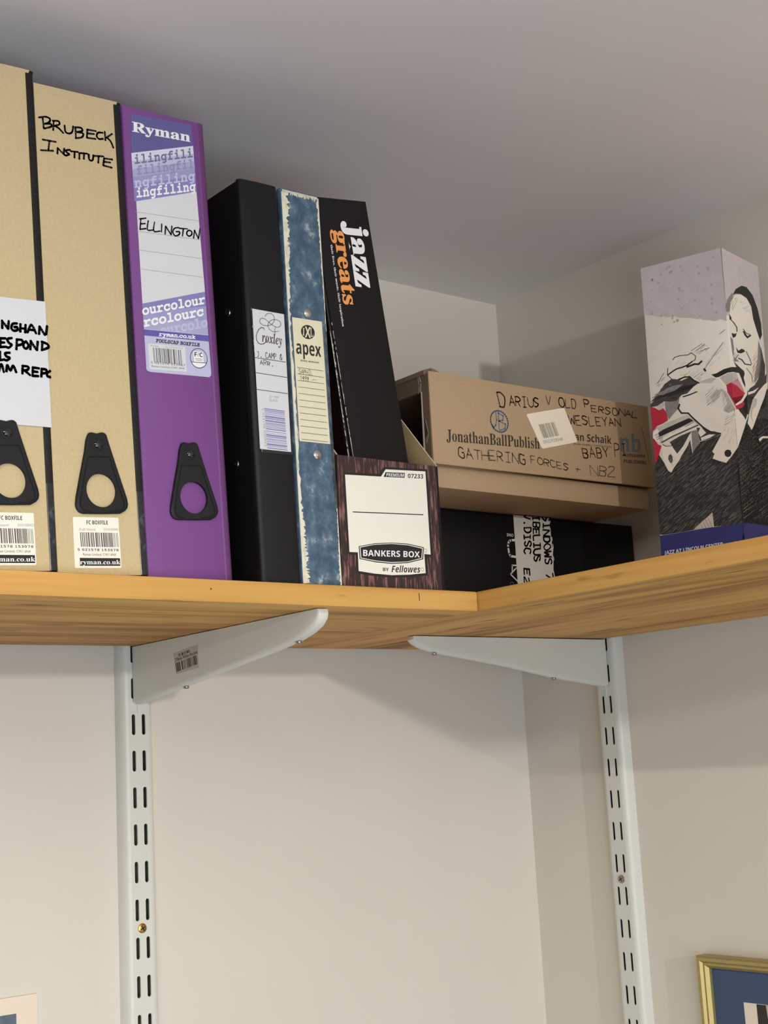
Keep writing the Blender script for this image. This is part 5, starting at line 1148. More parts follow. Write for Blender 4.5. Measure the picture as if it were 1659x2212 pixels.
('tl','F','art_grey',4,[(11.8,199.5),(17.4,202.9),(17.4,202.8),(12.1,199.2)]),
('tl','F','art_grey',4,[(18.3,202.7),(23.1,205),(23.1,204.9),(18.6,202.3)]),
('tl','F','art_grey',4,[(12.8,197.8),(16,199.4),(16.1,199.2),(13.1,197.4)]),
('tl','F','art_grey',4,[(17.8,201.1),(21.9,203.7),(21.9,203.6),(18.1,200.7)]),
('tl','F','art_grey',4,[(14.3,197.1),(17.5,198.9),(17.6,198.8),(14.6,196.7)]),
('tl','F','art_grey',4,[(52,221.5),(58.3,225.3),(58.3,225.2),(52.1,221.3)]),
('tl','F','art_grey',4,[(58.8,224.9),(63.1,227.4),(63.2,227.2),(59,224.4)]),
('tl','F','art_grey',4,[(54,220.4),(56.9,222.1),(56.9,221.9),(54.1,220.1)]),
('tl','F','art_grey',4,[(58.5,223.2),(63.9,226.1),(64,226),(58.7,222.8)]),
('tl','F','art_grey',4,[(55.2,219.7),(59.5,222.4),(59.6,222.3),(55.4,219.4)]),
('tl','F','art_grey',4,[(63.9,224.9),(64.9,225.3),(65,225.2),(64.1,224.6)]),
('tl','F','art_grey',4,[(56.5,219.2),(63.8,223.1),(63.9,222.9),(56.7,218.8)]),
('tl','F','art_grey',4,[(62.9,220.6),(66.8,223.1),(66.9,222.9),(63.1,220.2)]),
('tl','F','art_pale',4,[(67.5,214.5),(74.2,218.9),(74.3,218.8),(67.7,214.1)]),
('tl','F','art_pale',4,[(76.5,220.5),(81,224.1),(81.2,224),(76.7,220.2)]),
('tl','F','art_pale',4,[(61.6,209.1),(69.1,214.6),(69.2,214.5),(61.8,208.9)]),
('tl','F','art_pale',4,[(70.1,214.2),(78.7,220.2),(78.8,220),(70.3,213.9)]),
('tl','F','art_pale',4,[(80.7,222.2),(82.3,223.8),(82.4,223.7),(80.8,222)]),
('tl','F','art_pale',4,[(61.5,207.5),(69,212.6),(69.1,212.4),(61.8,207.1)]),
('tl','F','art_pale',4,[(71.5,214.4),(79.8,220.1),(79.9,219.9),(71.8,214)]),
('tl','F','art_pale',4,[(78.5,216),(79.5,216.9),(79.6,216.8),(78.7,215.7)]),
('tl','F','art_pale',4,[(65.4,205.8),(70.9,209.8),(71,209.7),(65.6,205.5)]),
('tl','F','art_pale',4,[(73.5,210.6),(75.8,212.5),(75.9,212.3),(73.8,210.2)]),
('tr','F','art_grey',6,[(4.6,261.5),(9.8,266.8),(10.1,266.8),(5.3,261.4)]),
('tr','F','art_grey',6,[(12.8,268),(14.6,269.9),(14.8,269.9),(13.4,268)]),
('tr','F','art_grey',6,[(6,259.7),(16.8,270.5),(17.1,270.5),(6.5,259.7)]),
('tr','F','art_grey',6,[(5.3,257.5),(9.6,262.1),(9.9,262.1),(6,257.4)]),
('tr','F','art_grey',6,[(14.9,266.2),(20.4,271.2),(20.7,271.2),(15.6,266.2)]),
('tr','F','art_grey',6,[(6.1,256),(17.1,266.7),(17.4,266.6),(6.8,256)]),
('tr','F','art_grey',6,[(42.1,218.2),(54.3,229.1),(54.5,229.1),(42.8,218.2)]),
('tr','F','art_grey',6,[(41.5,215),(51.2,223.4),(51.5,223.4),(42.5,215)]),
('tr','F','art_grey',6,[(56.9,228),(58.9,230.4),(59.2,230.4),(57.8,227.9)]),
('tr','F','art_grey',6,[(40.9,211.9),(46.8,216.6),(47,216.6),(41.4,211.9)]),
('tr','F','art_grey',6,[(46.3,217.4),(51.8,222.9),(52,222.9),(46.9,217.4)]),
('tr','F','art_grey',6,[(56.7,226.6),(58.7,228.4),(58.9,228.4),(57.3,226.5)]),
('tr','F','art_grey',6,[(39.7,208.6),(54.6,221.3),(55,221.3),(40.6,208.5)]),
('tr','F','art_grey',6,[(55.2,222.1),(59.9,226.2),(60.2,226.2),(56,222.1)]),
('tr','F','art_grey',6,[(38.9,206.8),(43.9,211.3),(44.2,211.2),(39.5,206.7)]),
('tr','F','art_grey',6,[(48.3,214.9),(54.5,220.6),(54.8,220.6),(49,214.8)]),
('tr','F','art_grey',6,[(39.3,204.7),(50.5,214.7),(50.8,214.6),(40.1,204.6)]),
('tr','F','art_grey',6,[(56.5,220.4),(59.9,223.7),(60.3,223.7),(57.4,220.3)]),
('tr','F','art_grey',6,[(38.4,202.9),(49.6,213.3),(49.8,213.3),(38.8,202.8)]),
('tr','F','art_grey',6,[(52.9,214.9),(61.3,222.5),(61.5,222.5),(53.5,214.9)]),
('tr','F','art_grey',6,[(38.3,201),(43.8,205.7),(44,205.7),(38.8,201)]),
('tr','F','art_grey',6,[(56.6,216.9),(61.7,221.3),(62,221.2),(57.4,216.8)]),
('tr','F','art_grey',6,[(37.6,198.1),(50.5,209),(50.7,209),(38.2,198)]),
('tr','F','art_grey',6,[(49.9,209.8),(58.1,216.9),(58.4,216.8),(50.6,209.8)]),
('tr','F','art_grey',6,[(35.8,195.7),(39.7,199.8),(39.9,199.8),(36.4,195.7)]),
('tr','F','art_grey',6,[(35.7,192.4),(46.9,201.9),(47.1,201.9),(36.3,192.3)]),
('tr','F','art_grey',6,[(48.3,203.2),(58.1,211.8),(58.3,211.8),(49,203.2)]),
('tr','F','art_grey',6,[(43.8,198.7),(55.2,208.8),(55.5,208.8),(44.5,198.6)]),
('tr','F','art_grey',6,[(40.1,192.7),(49.6,201.3),(49.9,201.3),(40.8,192.7)]),
('tr','F','art_grey',6,[(51.6,202.2),(53.3,204),(53.5,204),(52.1,202.1)]),
('tr','F','art_grey',6,[(47,196.4),(51.6,200.4),(51.8,200.4),(47.6,196.3)]),
('tr','F','art_dark',6,[(52.6,211.9),(56.1,214.5),(56.3,214.5),(53.2,211.8)]),
('tr','F','art_dark',6,[(50.9,208.3),(59.8,215.8),(60.1,215.7),(51.8,208.2)]),
('tr','F','art_dark',6,[(57.5,212.5),(63.6,218.2),(63.9,218.2),(58,212.5)]),
('tr','F','art_dark',6,[(47.9,203.1),(59.2,213.1),(59.5,213.1),(48.7,203.1)]),
('tr','F','art_dark',6,[(45,197.4),(49.7,201.4),(50,201.4),(45.7,197.3)]),
('tr','F','art_dark',6,[(43.2,193.9),(59.5,208.2),(59.8,208.1),(43.9,193.9)]),
('tr','F','art_dark',6,[(47.8,196.4),(63.2,210.4),(63.6,210.4),(48.6,196.4)]),
('tr','F','art_dark',6,[(39.2,187.8),(48.3,195.9),(48.7,195.9),(40.1,187.7)]),
('tr','F','art_dark',6,[(54.1,200.8),(62.2,208),(62.5,208),(54.9,200.7)]),
('tr','F','art_dark',6,[(43.5,189.5),(56,199.9),(56.1,199.8),(44,189.4)]),
('tr','F','art_dark',6,[(49.4,191.9),(59.8,201.4),(60.2,201.4),(50.3,191.9)]),
('tr','F','art_grey',6,[(1.9,215.3),(3.6,216.8),(3.9,216.8),(2.6,215.1)]),
('tr','F','art_grey',6,[(2.2,213.8),(5.8,216.2),(6.1,216.2),(3,213.7)]),
('tr','F','art_grey',6,[(1.9,212.4),(6.4,216),(6.5,215.9),(2.3,212.3)]),
('tr','F','art_grey',6,[(2.5,210.8),(8.9,215.3),(9.2,215.2),(3.2,210.7)]),
('tr','F','art_grey',6,[(2.7,208.5),(10.2,214),(10.4,213.9),(3.2,208.3)]),
('tr','F','art_grey',6,[(3.8,208.2),(9.9,212.6),(10.1,212.6),(4.2,208.1)]),
('tr','F','art_grey',6,[(6.9,208.2),(11.1,211.2),(11.3,211.1),(7.5,208)]),
('tr','F','art_pale',6,[(22.1,267.4),(25.9,269),(26,268.9),(22.3,267.1)]),
('tr','F','art_pale',6,[(22.9,267),(29.6,269.6),(29.7,269.5),(23.2,266.7)]),
('tr','F','art_pale',6,[(23.9,266.5),(33,270.2),(33.1,270.1),(24.1,266.2)]),
('tr','F','art_pale',6,[(25.4,265.1),(36.3,269.5),(36.4,269.4),(25.5,264.9)]),
('tr','F','art_pale',6,[(28.2,263.2),(41.8,268.5),(41.9,268.4),(28.5,262.8)]),
('tr','F','art_pale',6,[(29.1,262.6),(42.5,267.5),(42.6,267.4),(29.4,262.3)]),
('tr','F','art_pale',6,[(29.9,262.2),(38.5,265.5),(38.6,265.3),(30.2,261.8)]),
('tr','F','art_pale',6,[(32,260.7),(44.1,265.1),(44.1,264.9),(32.2,260.4)]),
('tr','F','art_pale',6,[(35.7,260.7),(44.6,264.2),(44.7,264),(36,260.3)]),
('tr','F','art_pale',6,[(41.8,261.3),(45.7,262.6),(45.8,262.4),(42.1,261)]),
('tl','F','art_dark',6,[(6.5,152.4),(13.2,153.9),(13.3,153.7),(6.7,151.9)]),
('tl','F','art_dark',6,[(14.6,154.7),(16.6,155.6),(16.7,155.5),(14.7,154.4)]),
('tl','F','art_dark',6,[(6.8,151.2),(16.1,153.3),(16.2,153.2),(6.9,150.9)]),
('tl','F','art_dark',6,[(20.2,154.8),(27.8,156.9),(27.9,156.8),(20.3,154.5)]),
('tl','F','art_dark',6,[(31.6,157.3),(40.3,159.8),(40.4,159.7),(31.7,157.1)]),
('tl','F','art_dark',6,[(42.7,160.3),(45.2,161.1),(45.2,161),(42.8,160.1)]),
('tl','F','art_dark',6,[(7.2,149.7),(15.2,151.8),(15.2,151.6),(7.4,149.2)]),
('tl','F','art_dark',6,[(17.2,151.8),(21.1,152.9),(21.1,152.8),(17.4,151.5)]),
('tl','F','art_dark',6,[(25.1,154.4),(33.2,156.8),(33.2,156.7),(25.3,154)]),
('tl','F','art_dark',6,[(32.6,155.6),(40.2,157.9),(40.2,157.7),(32.7,155.2)]),
('tl','F','art_dark',6,[(42.2,157.5),(46.8,159),(46.9,158.8),(42.3,157.3)]),
('tl','F','art_dark',6,[(7.7,147.8),(18.8,150.5),(18.9,150.3),(7.9,147.4)]),
('tl','F','art_dark',6,[(22.8,151.4),(32,154),(32,153.9),(22.9,151.1)]),
('tl','F','art_dark',6,[(36.4,154.9),(44.4,157.1),(44.5,156.9),(36.5,154.4)]),
('tl','F','art_dark',6,[(46.7,157.4),(47.6,157.9),(47.7,157.7),(46.9,157)]),
('tl','F','art_black',4,[(21.3,140.6),(28.6,143.9),(28.7,143.7),(21.5,140.2)]),
('tl','F','art_black',4,[(21.7,140.1),(26,142.1),(26.1,141.9),(21.9,139.8)]),
('tl','F','art_black',4,[(27.3,142.7),(32.6,145.6),(32.7,145.4),(27.6,142.3)]),
('tl','F','art_black',4,[(22.2,139.3),(32.7,144.5),(32.8,144.4),(22.4,138.9)]),
('tl','F','art_black',4,[(35.1,145.2),(39.2,147.4),(39.3,147.2),(35.3,144.8)]),
('tl','F','art_black',4,[(22.9,138.1),(27.5,140),(27.6,139.9),(23.1,137.8)]),
('tl','F','art_black',4,[(31.8,142.3),(38.9,145.5),(39,145.4),(32,142)]),
('tl','F','art_black',4,[(23.2,137.9),(27.4,139.6),(27.4,139.5),(23.3,137.6)]),
('tl','F','art_black',4,[(27.9,139.6),(33.9,142.7),(34,142.6),(28.1,139.2)]),
('tl','F','art_black',4,[(35.4,143.6),(37.6,144.6),(37.6,144.5),(35.5,143.3)]),
('tl','F','art_black',4,[(23.7,137.1),(28.6,139.6),(28.7,139.4),(23.9,136.7)]),
('tl','F','art_black',4,[(24.1,136.3),(32.3,140.4),(32.4,140.2),(24.4,135.9)]),
('tl','F','art_black',4,[(31.5,138.1),(34.5,139.4),(34.6,139.3),(31.7,137.7)]),
('tl','F','art_black',4,[(25.3,134.6),(32.6,138.1),(32.6,138),(25.5,134.2)]),
('tl','F','art_black',4,[(26,133.4),(30.2,135.1),(30.3,135),(26.2,133.1)]),
('tl','F','art_black',4,[(21.3,188.6),(24.1,189.5),(24.2,189.4),(21.4,188.3)]),
('tl','F','art_black',4,[(22.5,187),(28.3,189.3),(28.4,189.2),(22.7,186.5)]),
('tl','F','art_black',4,[(31,190.2),(32.3,190.8),(32.4,190.6),(31.2,189.8)]),
('tl','F','art_black',4,[(23,186.4),(28.3,188.6),(28.4,188.4),(23.1,186.2)]),
('tl','F','art_black',4,[(23.7,185.6),(29.5,187.5),(29.6,187.3),(23.9,185.2)]),
('tl','F','art_black',4,[(24.5,184.7),(30.6,186.8),(30.7,186.7),(24.6,184.5)]),
('tl','F','art_black',4,[(31.3,186.9),(41.2,190.4),(41.3,190.2),(31.5,186.4)]),
('tl','F','art_black',4,[(25.3,183.7),(30.6,185.8),(30.6,185.6),(25.5,183.2)]),
('tl','F','art_black',4,[(25.9,183.2),(33.7,185.8),(33.8,185.7),(26,182.9)]),
('tl','F','art_black',4,[(36,186.1),(41.2,187.9),(41.3,187.8),(36.1,185.8)]),
('tl','F','art_black',4,[(41.8,188.2),(45.7,189.9),(45.8,189.8),(42,187.9)]),
('tl','F','art_black',4,[(26.7,182.3),(36.3,185.4),(36.3,185.3),(26.9,181.9)]),
('tl','F','art_black',4,[(37.1,185.9),(41.9,187.6),(41.9,187.5),(37.2,185.7)]),
('tl','F','art_pale',6,[(16.5,134.1),(17.4,135.2),(17.5,135.2),(16.7,133.9)]),
('tl','F','art_pale',6,[(17.1,131.9),(18.9,134.1),(19,134),(17.4,131.7)]),
('tl','F','art_pale',6,[(17.3,130),(20.2,133),(20.3,132.9),(17.5,129.8)]),
('tl','F','art_pale',6,[(17.8,128.3),(21.4,132),(21.5,131.9),(18,128.1)]),
('tl','F','art_pale',6,[(18.2,126.1),(22.6,131.2),(22.7,131.1),(18.4,125.9)]),
('tl','F','art_pale',6,[(18.1,124.7),(23.6,130.4),(23.8,130.3),(18.4,124.4)]),
('tl','F','art_pale',6,[(19,122.4),(24.9,129),(25.1,128.9),(19.4,122)]),
('tl','F','art_pale',6,[(18.9,121.1),(23.7,126.4),(23.8,126.3),(19.2,120.9)]),
('tl','F','art_pale',6,[(20.1,120.1),(24.4,124.9),(24.6,124.7),(20.5,119.8)]),
('tl','F','art_pale',6,[(74.4,143.1),(77.3,146.5),(77.4,146.4),(74.6,142.9)]),
('tl','F','art_pale',6,[(70.4,136.7),(77.2,145.6),(77.4,145.5),(70.8,136.4)]),
('tl','F','art_pale',6,[(78.2,141.1),(81,145.1),(81.2,145),(78.5,140.8)]),
('tl','F','art_pale',6,[(74.5,132.8),(78.9,138.1),(79,138),(74.8,132.5)]),
('tl','F','art_pale',6,[(81.2,142.3),(83.1,144.7),(83,144.2),(81.5,142.1)]),
('tl','F','art_pale',6,[(75.6,132.8),(78.6,137.1),(78.7,137.1),(75.8,132.6)]),
('tl','F','art_pale',6,[(79.1,137.8),(82.7,143),(82.8,142.9),(79.4,137.6)]),
('tl','F','art_pale',6,[(78.7,132.5),(79.7,133.4),(79.8,133.2),(79.1,132.2)]),
('tr','F','art_pale',6,[(-3,146.6),(-1.3,148.1),(-1.1,148),(-3,146.3)]),
('tr','F','art_pale',6,[(-2.9,143.4),(-1.2,144.8),(-1,144.8),(-2.9,143.1)]),
('tl','F','art_grey',3,[(5.4,113.8),(12.9,118.1),(13,118),(5.6,113.5)]),
('tl','F','art_grey',3,[(18.3,120.7),(27.7,125.9),(27.7,125.8),(18.4,120.5)]),
('tl','F','art_grey',3,[(28.4,126.3),(37.8,131.6),(37.9,131.5),(28.5,126)]),
('tl','F','art_grey',3,[(11.3,113.6),(15.4,116.2),(15.5,116.1),(11.5,113.3)]),
('tl','F','art_grey',3,[(32.2,124),(41.5,129.2),(41.5,129.1),(32.4,123.7)]),
('tl','F','art_grey',3,[(5.2,108.8),(11.3,112.4),(11.3,112.4),(5.3,108.6)]),
('tl','F','art_grey',3,[(24.8,118.6),(30.6,121.5),(30.7,121.4),(24.9,118.3)]),
('tl','F','art_grey',3,[(31.2,123),(35.4,125.1),(35.4,125),(31.4,122.7)]),
('tl','F','art_grey',3,[(38.9,126.7),(42.9,128.8),(43,128.7),(39.1,126.4)]),
('tl','F','art_grey',3,[(5.5,105.8),(12.7,109.8),(12.8,109.7),(5.7,105.5)]),
('tl','F','art_grey',3,[(17.4,111.7),(23.6,115.4),(23.7,115.3),(17.6,111.4)]),
('tl','F','art_grey',3,[(25.1,116.6),(33.1,120.8),(33.2,120.7),(25.3,116.3)]),
('tl','F','art_grey',3,[(37,123),(45.2,127.6),(45.3,127.5),(37.2,122.8)]),
('tl','F','art_grey',3,[(17.2,108.3),(22.5,111.5),(22.6,111.4),(17.4,108.1)]),
('tl','F','art_grey',3,[(23.9,113),(33.5,118.4),(33.6,118.3),(24,112.8)]),
('tl','F','art_grey',3,[(37.5,119.9),(46.9,125.3),(47,125.2),(37.7,119.5)]),
('tl','F','art_grey',3,[(12.8,102.1),(21.3,106.6),(21.3,106.5),(12.9,101.9)]),
('tl','F','art_grey',3,[(34.7,114.8),(43.8,119.6),(43.9,119.4),(34.9,114.5)]),
('tl','F','art_grey',3,[(5.6,96.5),(9.5,98.9),(9.6,98.8),(5.8,96.2)]),
('tl','F','art_grey',3,[(25.2,107.2),(27.9,108.9),(27.9,108.8),(25.4,106.9)]),
('tl','F','art_grey',3,[(28.4,109),(35,113),(35,112.9),(28.6,108.8)]),
('tl','F','art_grey',3,[(39.2,115.5),(45.9,119),(46,118.9),(39.3,115.2)]),
('tl','F','art_grey',3,[(50.1,121.1),(53.7,123.1),(53.8,122.9),(50.3,120.8)]),
('tl','F','art_grey',3,[(5.4,93.3),(10.2,96),(10.3,95.9),(5.6,93)]),
('tl','F','art_grey',3,[(13.1,97.5),(20.9,102.2),(21,102.1),(13.2,97.3)]),
('tl','F','art_grey',3,[(22.6,102.6),(25.3,104.2),(25.3,104.1),(22.8,102.3)]),
('tl','F','art_grey',3,[(27.7,104.9),(35.1,108.9),(35.2,108.8),(27.8,104.6)]),
('tl','F','art_grey',3,[(45.4,115.3),(51.3,118.8),(51.4,118.7),(45.5,115.1)]),
('tl','F','art_grey',3,[(51.5,119.3),(56.5,122),(56.6,121.9),(51.7,119)]),
('tl','F','art_grey',3,[(5.1,91.6),(8.8,93.7),(8.9,93.6),(5.3,91.3)]),
('tl','F','art_grey',3,[(10.7,94.5),(15.6,97),(15.7,96.9),(10.9,94.2)]),
('tl','F','art_grey',3,[(31.8,105.2),(34.9,106.8),(35,106.6),(32,104.9)]),
('tl','F','art_grey',3,[(36,109),(43.9,113.2),(43.9,113.1),(36.1,108.8)]),
('tl','F','art_grey',3,[(48.6,114.1),(54.9,117.9),(55,117.8),(48.8,113.8)]),
('tl','F','art_grey',3,[(18.4,95.2),(24.4,98.7),(24.4,98.6),(18.6,94.9)]),
('tl','F','art_grey',3,[(27.7,100.1),(33.8,103.2),(33.9,103),(27.9,99.8)]),
('tl','F','art_grey',3,[(35.4,104.4),(39.4,106.9),(39.5,106.8),(35.6,104.1)]),
('tl','F','art_grey',3,[(48.5,112.5),(57,117.3),(57,117.2),(48.6,112.3)]),
('tl','F','art_grey',3,[(5.1,85.7),(11.4,89),(11.5,88.9),(5.2,85.5)]),
('tl','F','art_grey',3,[(13.2,89),(16.6,90.6),(16.7,90.5),(13.4,88.6)]),
('tl','F','art_grey',3,[(31.4,99.8),(38,103.5),(38.1,103.3),(31.6,99.5)]),
('tl','F','art_grey',3,[(42,106.2),(47.2,109.1),(47.3,109),(42.2,105.9)]),
('tl','F','art_grey',3,[(50.9,110.3),(60.2,115.2),(60.3,115.1),(51.1,109.9)]),
('tl','F','art_grey',3,[(12.4,87),(21.9,92.4),(22,92.3),(12.6,86.7)]),
('tl','F','art_grey',3,[(23.4,92.3),(34.5,98.4),(34.6,98.3),(23.6,92)]),
('tl','F','art_grey',3,[(36.5,99.9),(43.5,103.6),(43.5,103.6),(36.7,99.7)]),
('tl','F','art_grey',3,[(45.8,105.6),(52.9,109.7),(53,109.6),(45.9,105.4)]),
('tl','F','art_grey',3,[(56.6,110.5),(64.7,114.9),(64.8,114.8),(56.7,110.3)]),
('tl','F','art_grey',3,[(66.7,115.7),(70.6,118.3),(70.6,118.2),(66.8,115.5)]),
('tl','F','art_grey',3,[(4.9,80.5),(9,83.1),(9.1,82.9),(5.1,80.2)]),
('tl','F','art_grey',3,[(12.1,83.5),(15.8,85.9),(15.9,85.8),(12.2,83.3)]),
('tl','F','art_grey',3,[(28.4,92.6),(33.6,95.3),(33.6,95.2),(28.6,92.3)]),
('tl','F','art_grey',3,[(37.9,98),(47,102.8),(47.1,102.7),(38,97.7)]),
('tl','F','art_grey',3,[(51.4,104.9),(61.1,110.2),(61.2,110.1),(51.6,104.7)]),
('tl','F','art_grey',3,[(63.9,112.6),(71.9,116.7),(71.9,116.7),(64,112.4)]),
('tl','F','art_grey',3,[(15,81.7),(21.3,85.2),(21.4,85.1),(15.1,81.5)]),
('tl','F','art_grey',3,[(22.9,87),(33,92.3),(33,92.3),(23.1,86.8)]),
('tl','F','art_grey',3,[(34.8,93.9),(44.5,99.5),(44.5,99.5),(34.9,93.7)]),
('tl','F','art_grey',3,[(47.9,101),(54.3,104.7),(54.4,104.5),(48.1,100.7)]),
('tl','F','art_grey',3,[(65,109),(75.1,114.7),(75.2,114.6),(65.2,108.7)]),
('tl','F','art_grey',3,[(77.1,115.7),(78.7,116.5),(78.7,116.4),(77.3,115.4)]),
('tl','F','art_grey',3,[(4.8,74.7),(9.8,77.2),(9.9,77.1),(4.9,74.4)]),
('tl','F','art_grey',3,[(14.3,79.9),(24.9,85.8),(25,85.7),(14.4,79.7)]),
('tl','F','art_grey',3,[(46.8,96.8),(56.4,102.2),(56.5,102.1),(47,96.5)]),
('tl','F','art_grey',3,[(59.2,104.7),(69.5,110.3),(69.5,110.2),(59.3,104.5)]),
('tl','F','art_grey',3,[(70.3,110.7),(76.4,114.2),(76.4,114),(70.5,110.4)]),
('tl','F','art_grey',3,[(19.2,78.8),(22.6,80.7),(22.6,80.6),(19.3,78.6)]),
('tl','F','art_grey',3,[(27,83.2),(36.9,89),(37,88.9),(27.2,83)]),
('tl','F','art_grey',3,[(39.4,90.8),(42.8,92.9),(42.9,92.8),(39.5,90.5)]),
('tl','F','art_grey',3,[(46,93.3),(54.3,97.8),(54.4,97.7),(46.1,93)]),
('tl','F','art_grey',3,[(58,99.7),(61.4,101.5),(61.5,101.4),(58.2,99.4)]),
('tl','F','art_grey',3,[(61.2,102.8),(69.7,107.3),(69.7,107.2),(61.3,102.6)]),
('tl','F','art_grey',3,[(70.7,107.6),(79.8,112.6),(79.8,112.5),(70.8,107.3)]),
('tl','F','art_grey',3,[(4.9,68.1),(11.8,71.9),(11.8,71.8),(5,68)]),
('tl','F','art_grey',3,[(29.1,81.6),(40.2,87.6),(40.3,87.5),(29.3,81.3)]),
('tl','F','art_grey',3,[(49.5,92.9),(60.5,98.9),(60.5,98.8),(49.5,92.7)]),
('tl','F','art_grey',3,[(61.9,99.7),(68.9,103.7),(69,103.6),(62,99.4)]),
('tl','F','art_grey',3,[(5.4,64.5),(12.1,68.1),(12.2,68),(5.6,64.2)]),
('tl','F','art_grey',3,[(17.1,72.5),(25.8,77.1),(25.9,77),(17.2,72.2)]),
('tl','F','art_grey',3,[(27.1,76.9),(37.3,82.4),(37.3,82.3),(27.2,76.6)]),
('tl','F','art_grey',3,[(50.4,90.5),(54.8,92.8),(54.8,92.7),(50.5,90.2)]),
('tl','F','art_grey',3,[(57.1,93.7),(64.6,97.6),(64.7,97.5),(57.3,93.4)]),
('tl','F','art_grey',3,[(66.1,100),(72.8,103.6),(72.8,103.5),(66.2,99.8)]),
('tl','F','art_grey',3,[(76.9,105.1),(79.8,106.8),(79.9,106.7),(77,104.9)]),
('tl','F','art_grey',3,[(5,61.7),(14.3,67.1),(14.4,67),(5.2,61.5)]),
('tl','F','art_grey',3,[(18.2,68.7),(24.1,72.1),(24.2,72),(18.3,68.5)]),
('tl','F','art_grey',3,[(26.4,74.1),(33,78.2),(33,78.1),(26.5,73.9)]),
('tl','F','art_grey',3,[(50.9,87.2),(53.6,89.2),(53.6,89.1),(51,87)]),
('tl','F','art_grey',3,[(55.4,89.7),(64.4,94.5),(64.4,94.4),(55.5,89.4)]),
('tl','F','art_grey',3,[(69,96.8),(73.8,99.7),(73.9,99.6),(69.1,96.6)]),
('tl','F','art_grey',3,[(8.6,60.7),(12.8,62.9),(12.8,62.8),(8.7,60.5)]),
('tl','F','art_grey',3,[(14.7,63.8),(20.5,66.9),(20.5,66.8),(14.9,63.6)]),
('tl','F','art_grey',3,[(24.2,69.5),(30.5,73.1),(30.5,73),(24.4,69.3)]),
('tl','F','art_grey',3,[(33.3,74.9),(41.5,79.8),(41.6,79.8),(33.5,74.7)]),
('tl','F','art_grey',3,[(58.3,89.7),(62.1,92.2),(62.2,92.1),(58.5,89.4)]),
('tl','F','art_grey',3,[(64.5,92.5),(74,97.8),(74.1,97.7),(64.6,92.3)]),
('tl','F','art_grey',3,[(13,60.8),(19.4,64.4),(19.5,64.3),(13.1,60.6)]),
('tl','F','art_grey',3,[(34.4,73.1),(45.4,79),(45.5,79),(34.5,72.9)]),
('tl','F','art_grey',3,[(47.1,79.7),(50.4,81.9),(50.4,81.8),(47.2,79.5)]),
('tl','F','art_grey',3,[(19.1,61.9),(24.6,65.3),(24.7,65.2),(19.2,61.6)]),
('tl','F','art_grey',3,[(26.2,65.5),(30.5,68.3),(30.6,68.3),(26.3,65.3)]),
('tl','F','art_grey',3,[(34.6,70.4),(45.2,76.2),(45.2,76.1),(34.8,70.2)]),
('tl','F','art_grey',3,[(48.8,78.1),(54.9,81.4),(55,81.3),(49,77.8)]),
('tl','F','art_grey',3,[(69.6,89.3),(79.7,94.9),(79.8,94.8),(69.8,89.1)]),
('tl','F','art_grey',3,[(23.2,62.2),(29.3,66.1),(29.4,65.9),(23.4,61.9)]),
('tl','F','art_grey',3,[(34.5,66.9),(37.7,69.1),(37.8,69),(34.6,66.6)]),
('tl','F','art_grey',3,[(39.5,70.8),(48.9,76.5),(49,76.4),(39.6,70.5)]),
('tl','F','art_grey',3,[(51.2,77.1),(60.2,82.2),(60.3,82.1),(51.4,76.8)]),
('tl','F','art_grey',3,[(61.3,83.3),(65,85.5),(65,85.4),(61.5,83.1)]),
('tl','F','art_grey',3,[(69.5,86.6),(79.3,92.4),(79.4,92.3),(69.7,86.4)]),
('tl','F','art_grey',3,[(36,64.5),(40.2,66.8),(40.3,66.7),(36.2,64.2)]),
('tl','F','art_grey',3,[(43.2,69.6),(50.5,73.8),(50.5,73.7),(43.3,69.4)]),
('tl','F','art_grey',3,[(53.5,74.5),(56.1,76),(56.2,75.9),(53.7,74.1)]),
('tl','F','art_grey',3,[(35.2,62.5),(40.6,65.6),(40.7,65.5),(35.4,62.2)]),
('tl','F','art_grey',3,[(41.7,65.7),(47.1,69),(47.1,69),(41.8,65.5)]),
('tl','F','art_grey',3,[(49.4,69.3),(60,75.1),(60.1,75),(49.5,69)]),
('tl','F','art_grey',3,[(62.4,77),(70.7,81.5),(70.8,81.4),(62.6,76.7)]),
('tl','F','art_grey',3,[(76.5,85),(79.4,86.9),(79.4,86.8),(76.6,84.8)]),
('tl','F','art_grey',3,[(40.3,62.1),(51.4,68.4),(51.4,68.3),(40.5,61.9)]),
('tl','F','art_grey',3,[(66.3,77.6),(68.9,79.2),(69,79),(66.5,77.4)]),
('tl','F','art_grey',3,[(43.9,63.1),(47,65.1),(47,65),(44,62.9)]),
('tl','F','art_grey',3,[(52,67),(57.5,70.2),(57.5,70.1),(52.1,66.7)]),
('tl','F','art_grey',3,[(60,71),(62.6,72.7),(62.6,72.7),(60.1,70.8)]),
('tl','F','art_grey',3,[(64.6,73.7),(71,77),(71,77),(64.7,73.4)]),
('tl','F','art_grey',3,[(73.1,79.3),(78.5,82.2),(78.6,82.2),(73.2,79.1)]),
('tl','F','art_grey',3,[(49.6,63),(60.6,69.1),(60.6,69),(49.8,62.7)]),
('tl','F','art_grey',3,[(67.1,73.3),(72.8,76.9),(72.8,76.9),(67.2,73.2)]),
('tl','F','art_grey',3,[(55.5,63),(58.2,64.5),(58.3,64.5),(55.6,62.8)]),
('tl','F','art_grey',3,[(62,67.7),(68.5,71.5),(68.5,71.4),(62.2,67.5)]),
('tl','F','art_grey',3,[(61.4,63.8),(64.4,65.8),(64.5,65.7),(61.5,63.6)]),
('tl','F','art_grey',3,[(67.6,65.9),(78.2,72.2),(78.2,72.1),(67.8,65.6)]),
('tl','F','art_grey',3,[(67.6,63),(71,65),(71,64.9),(67.7,62.7)]),
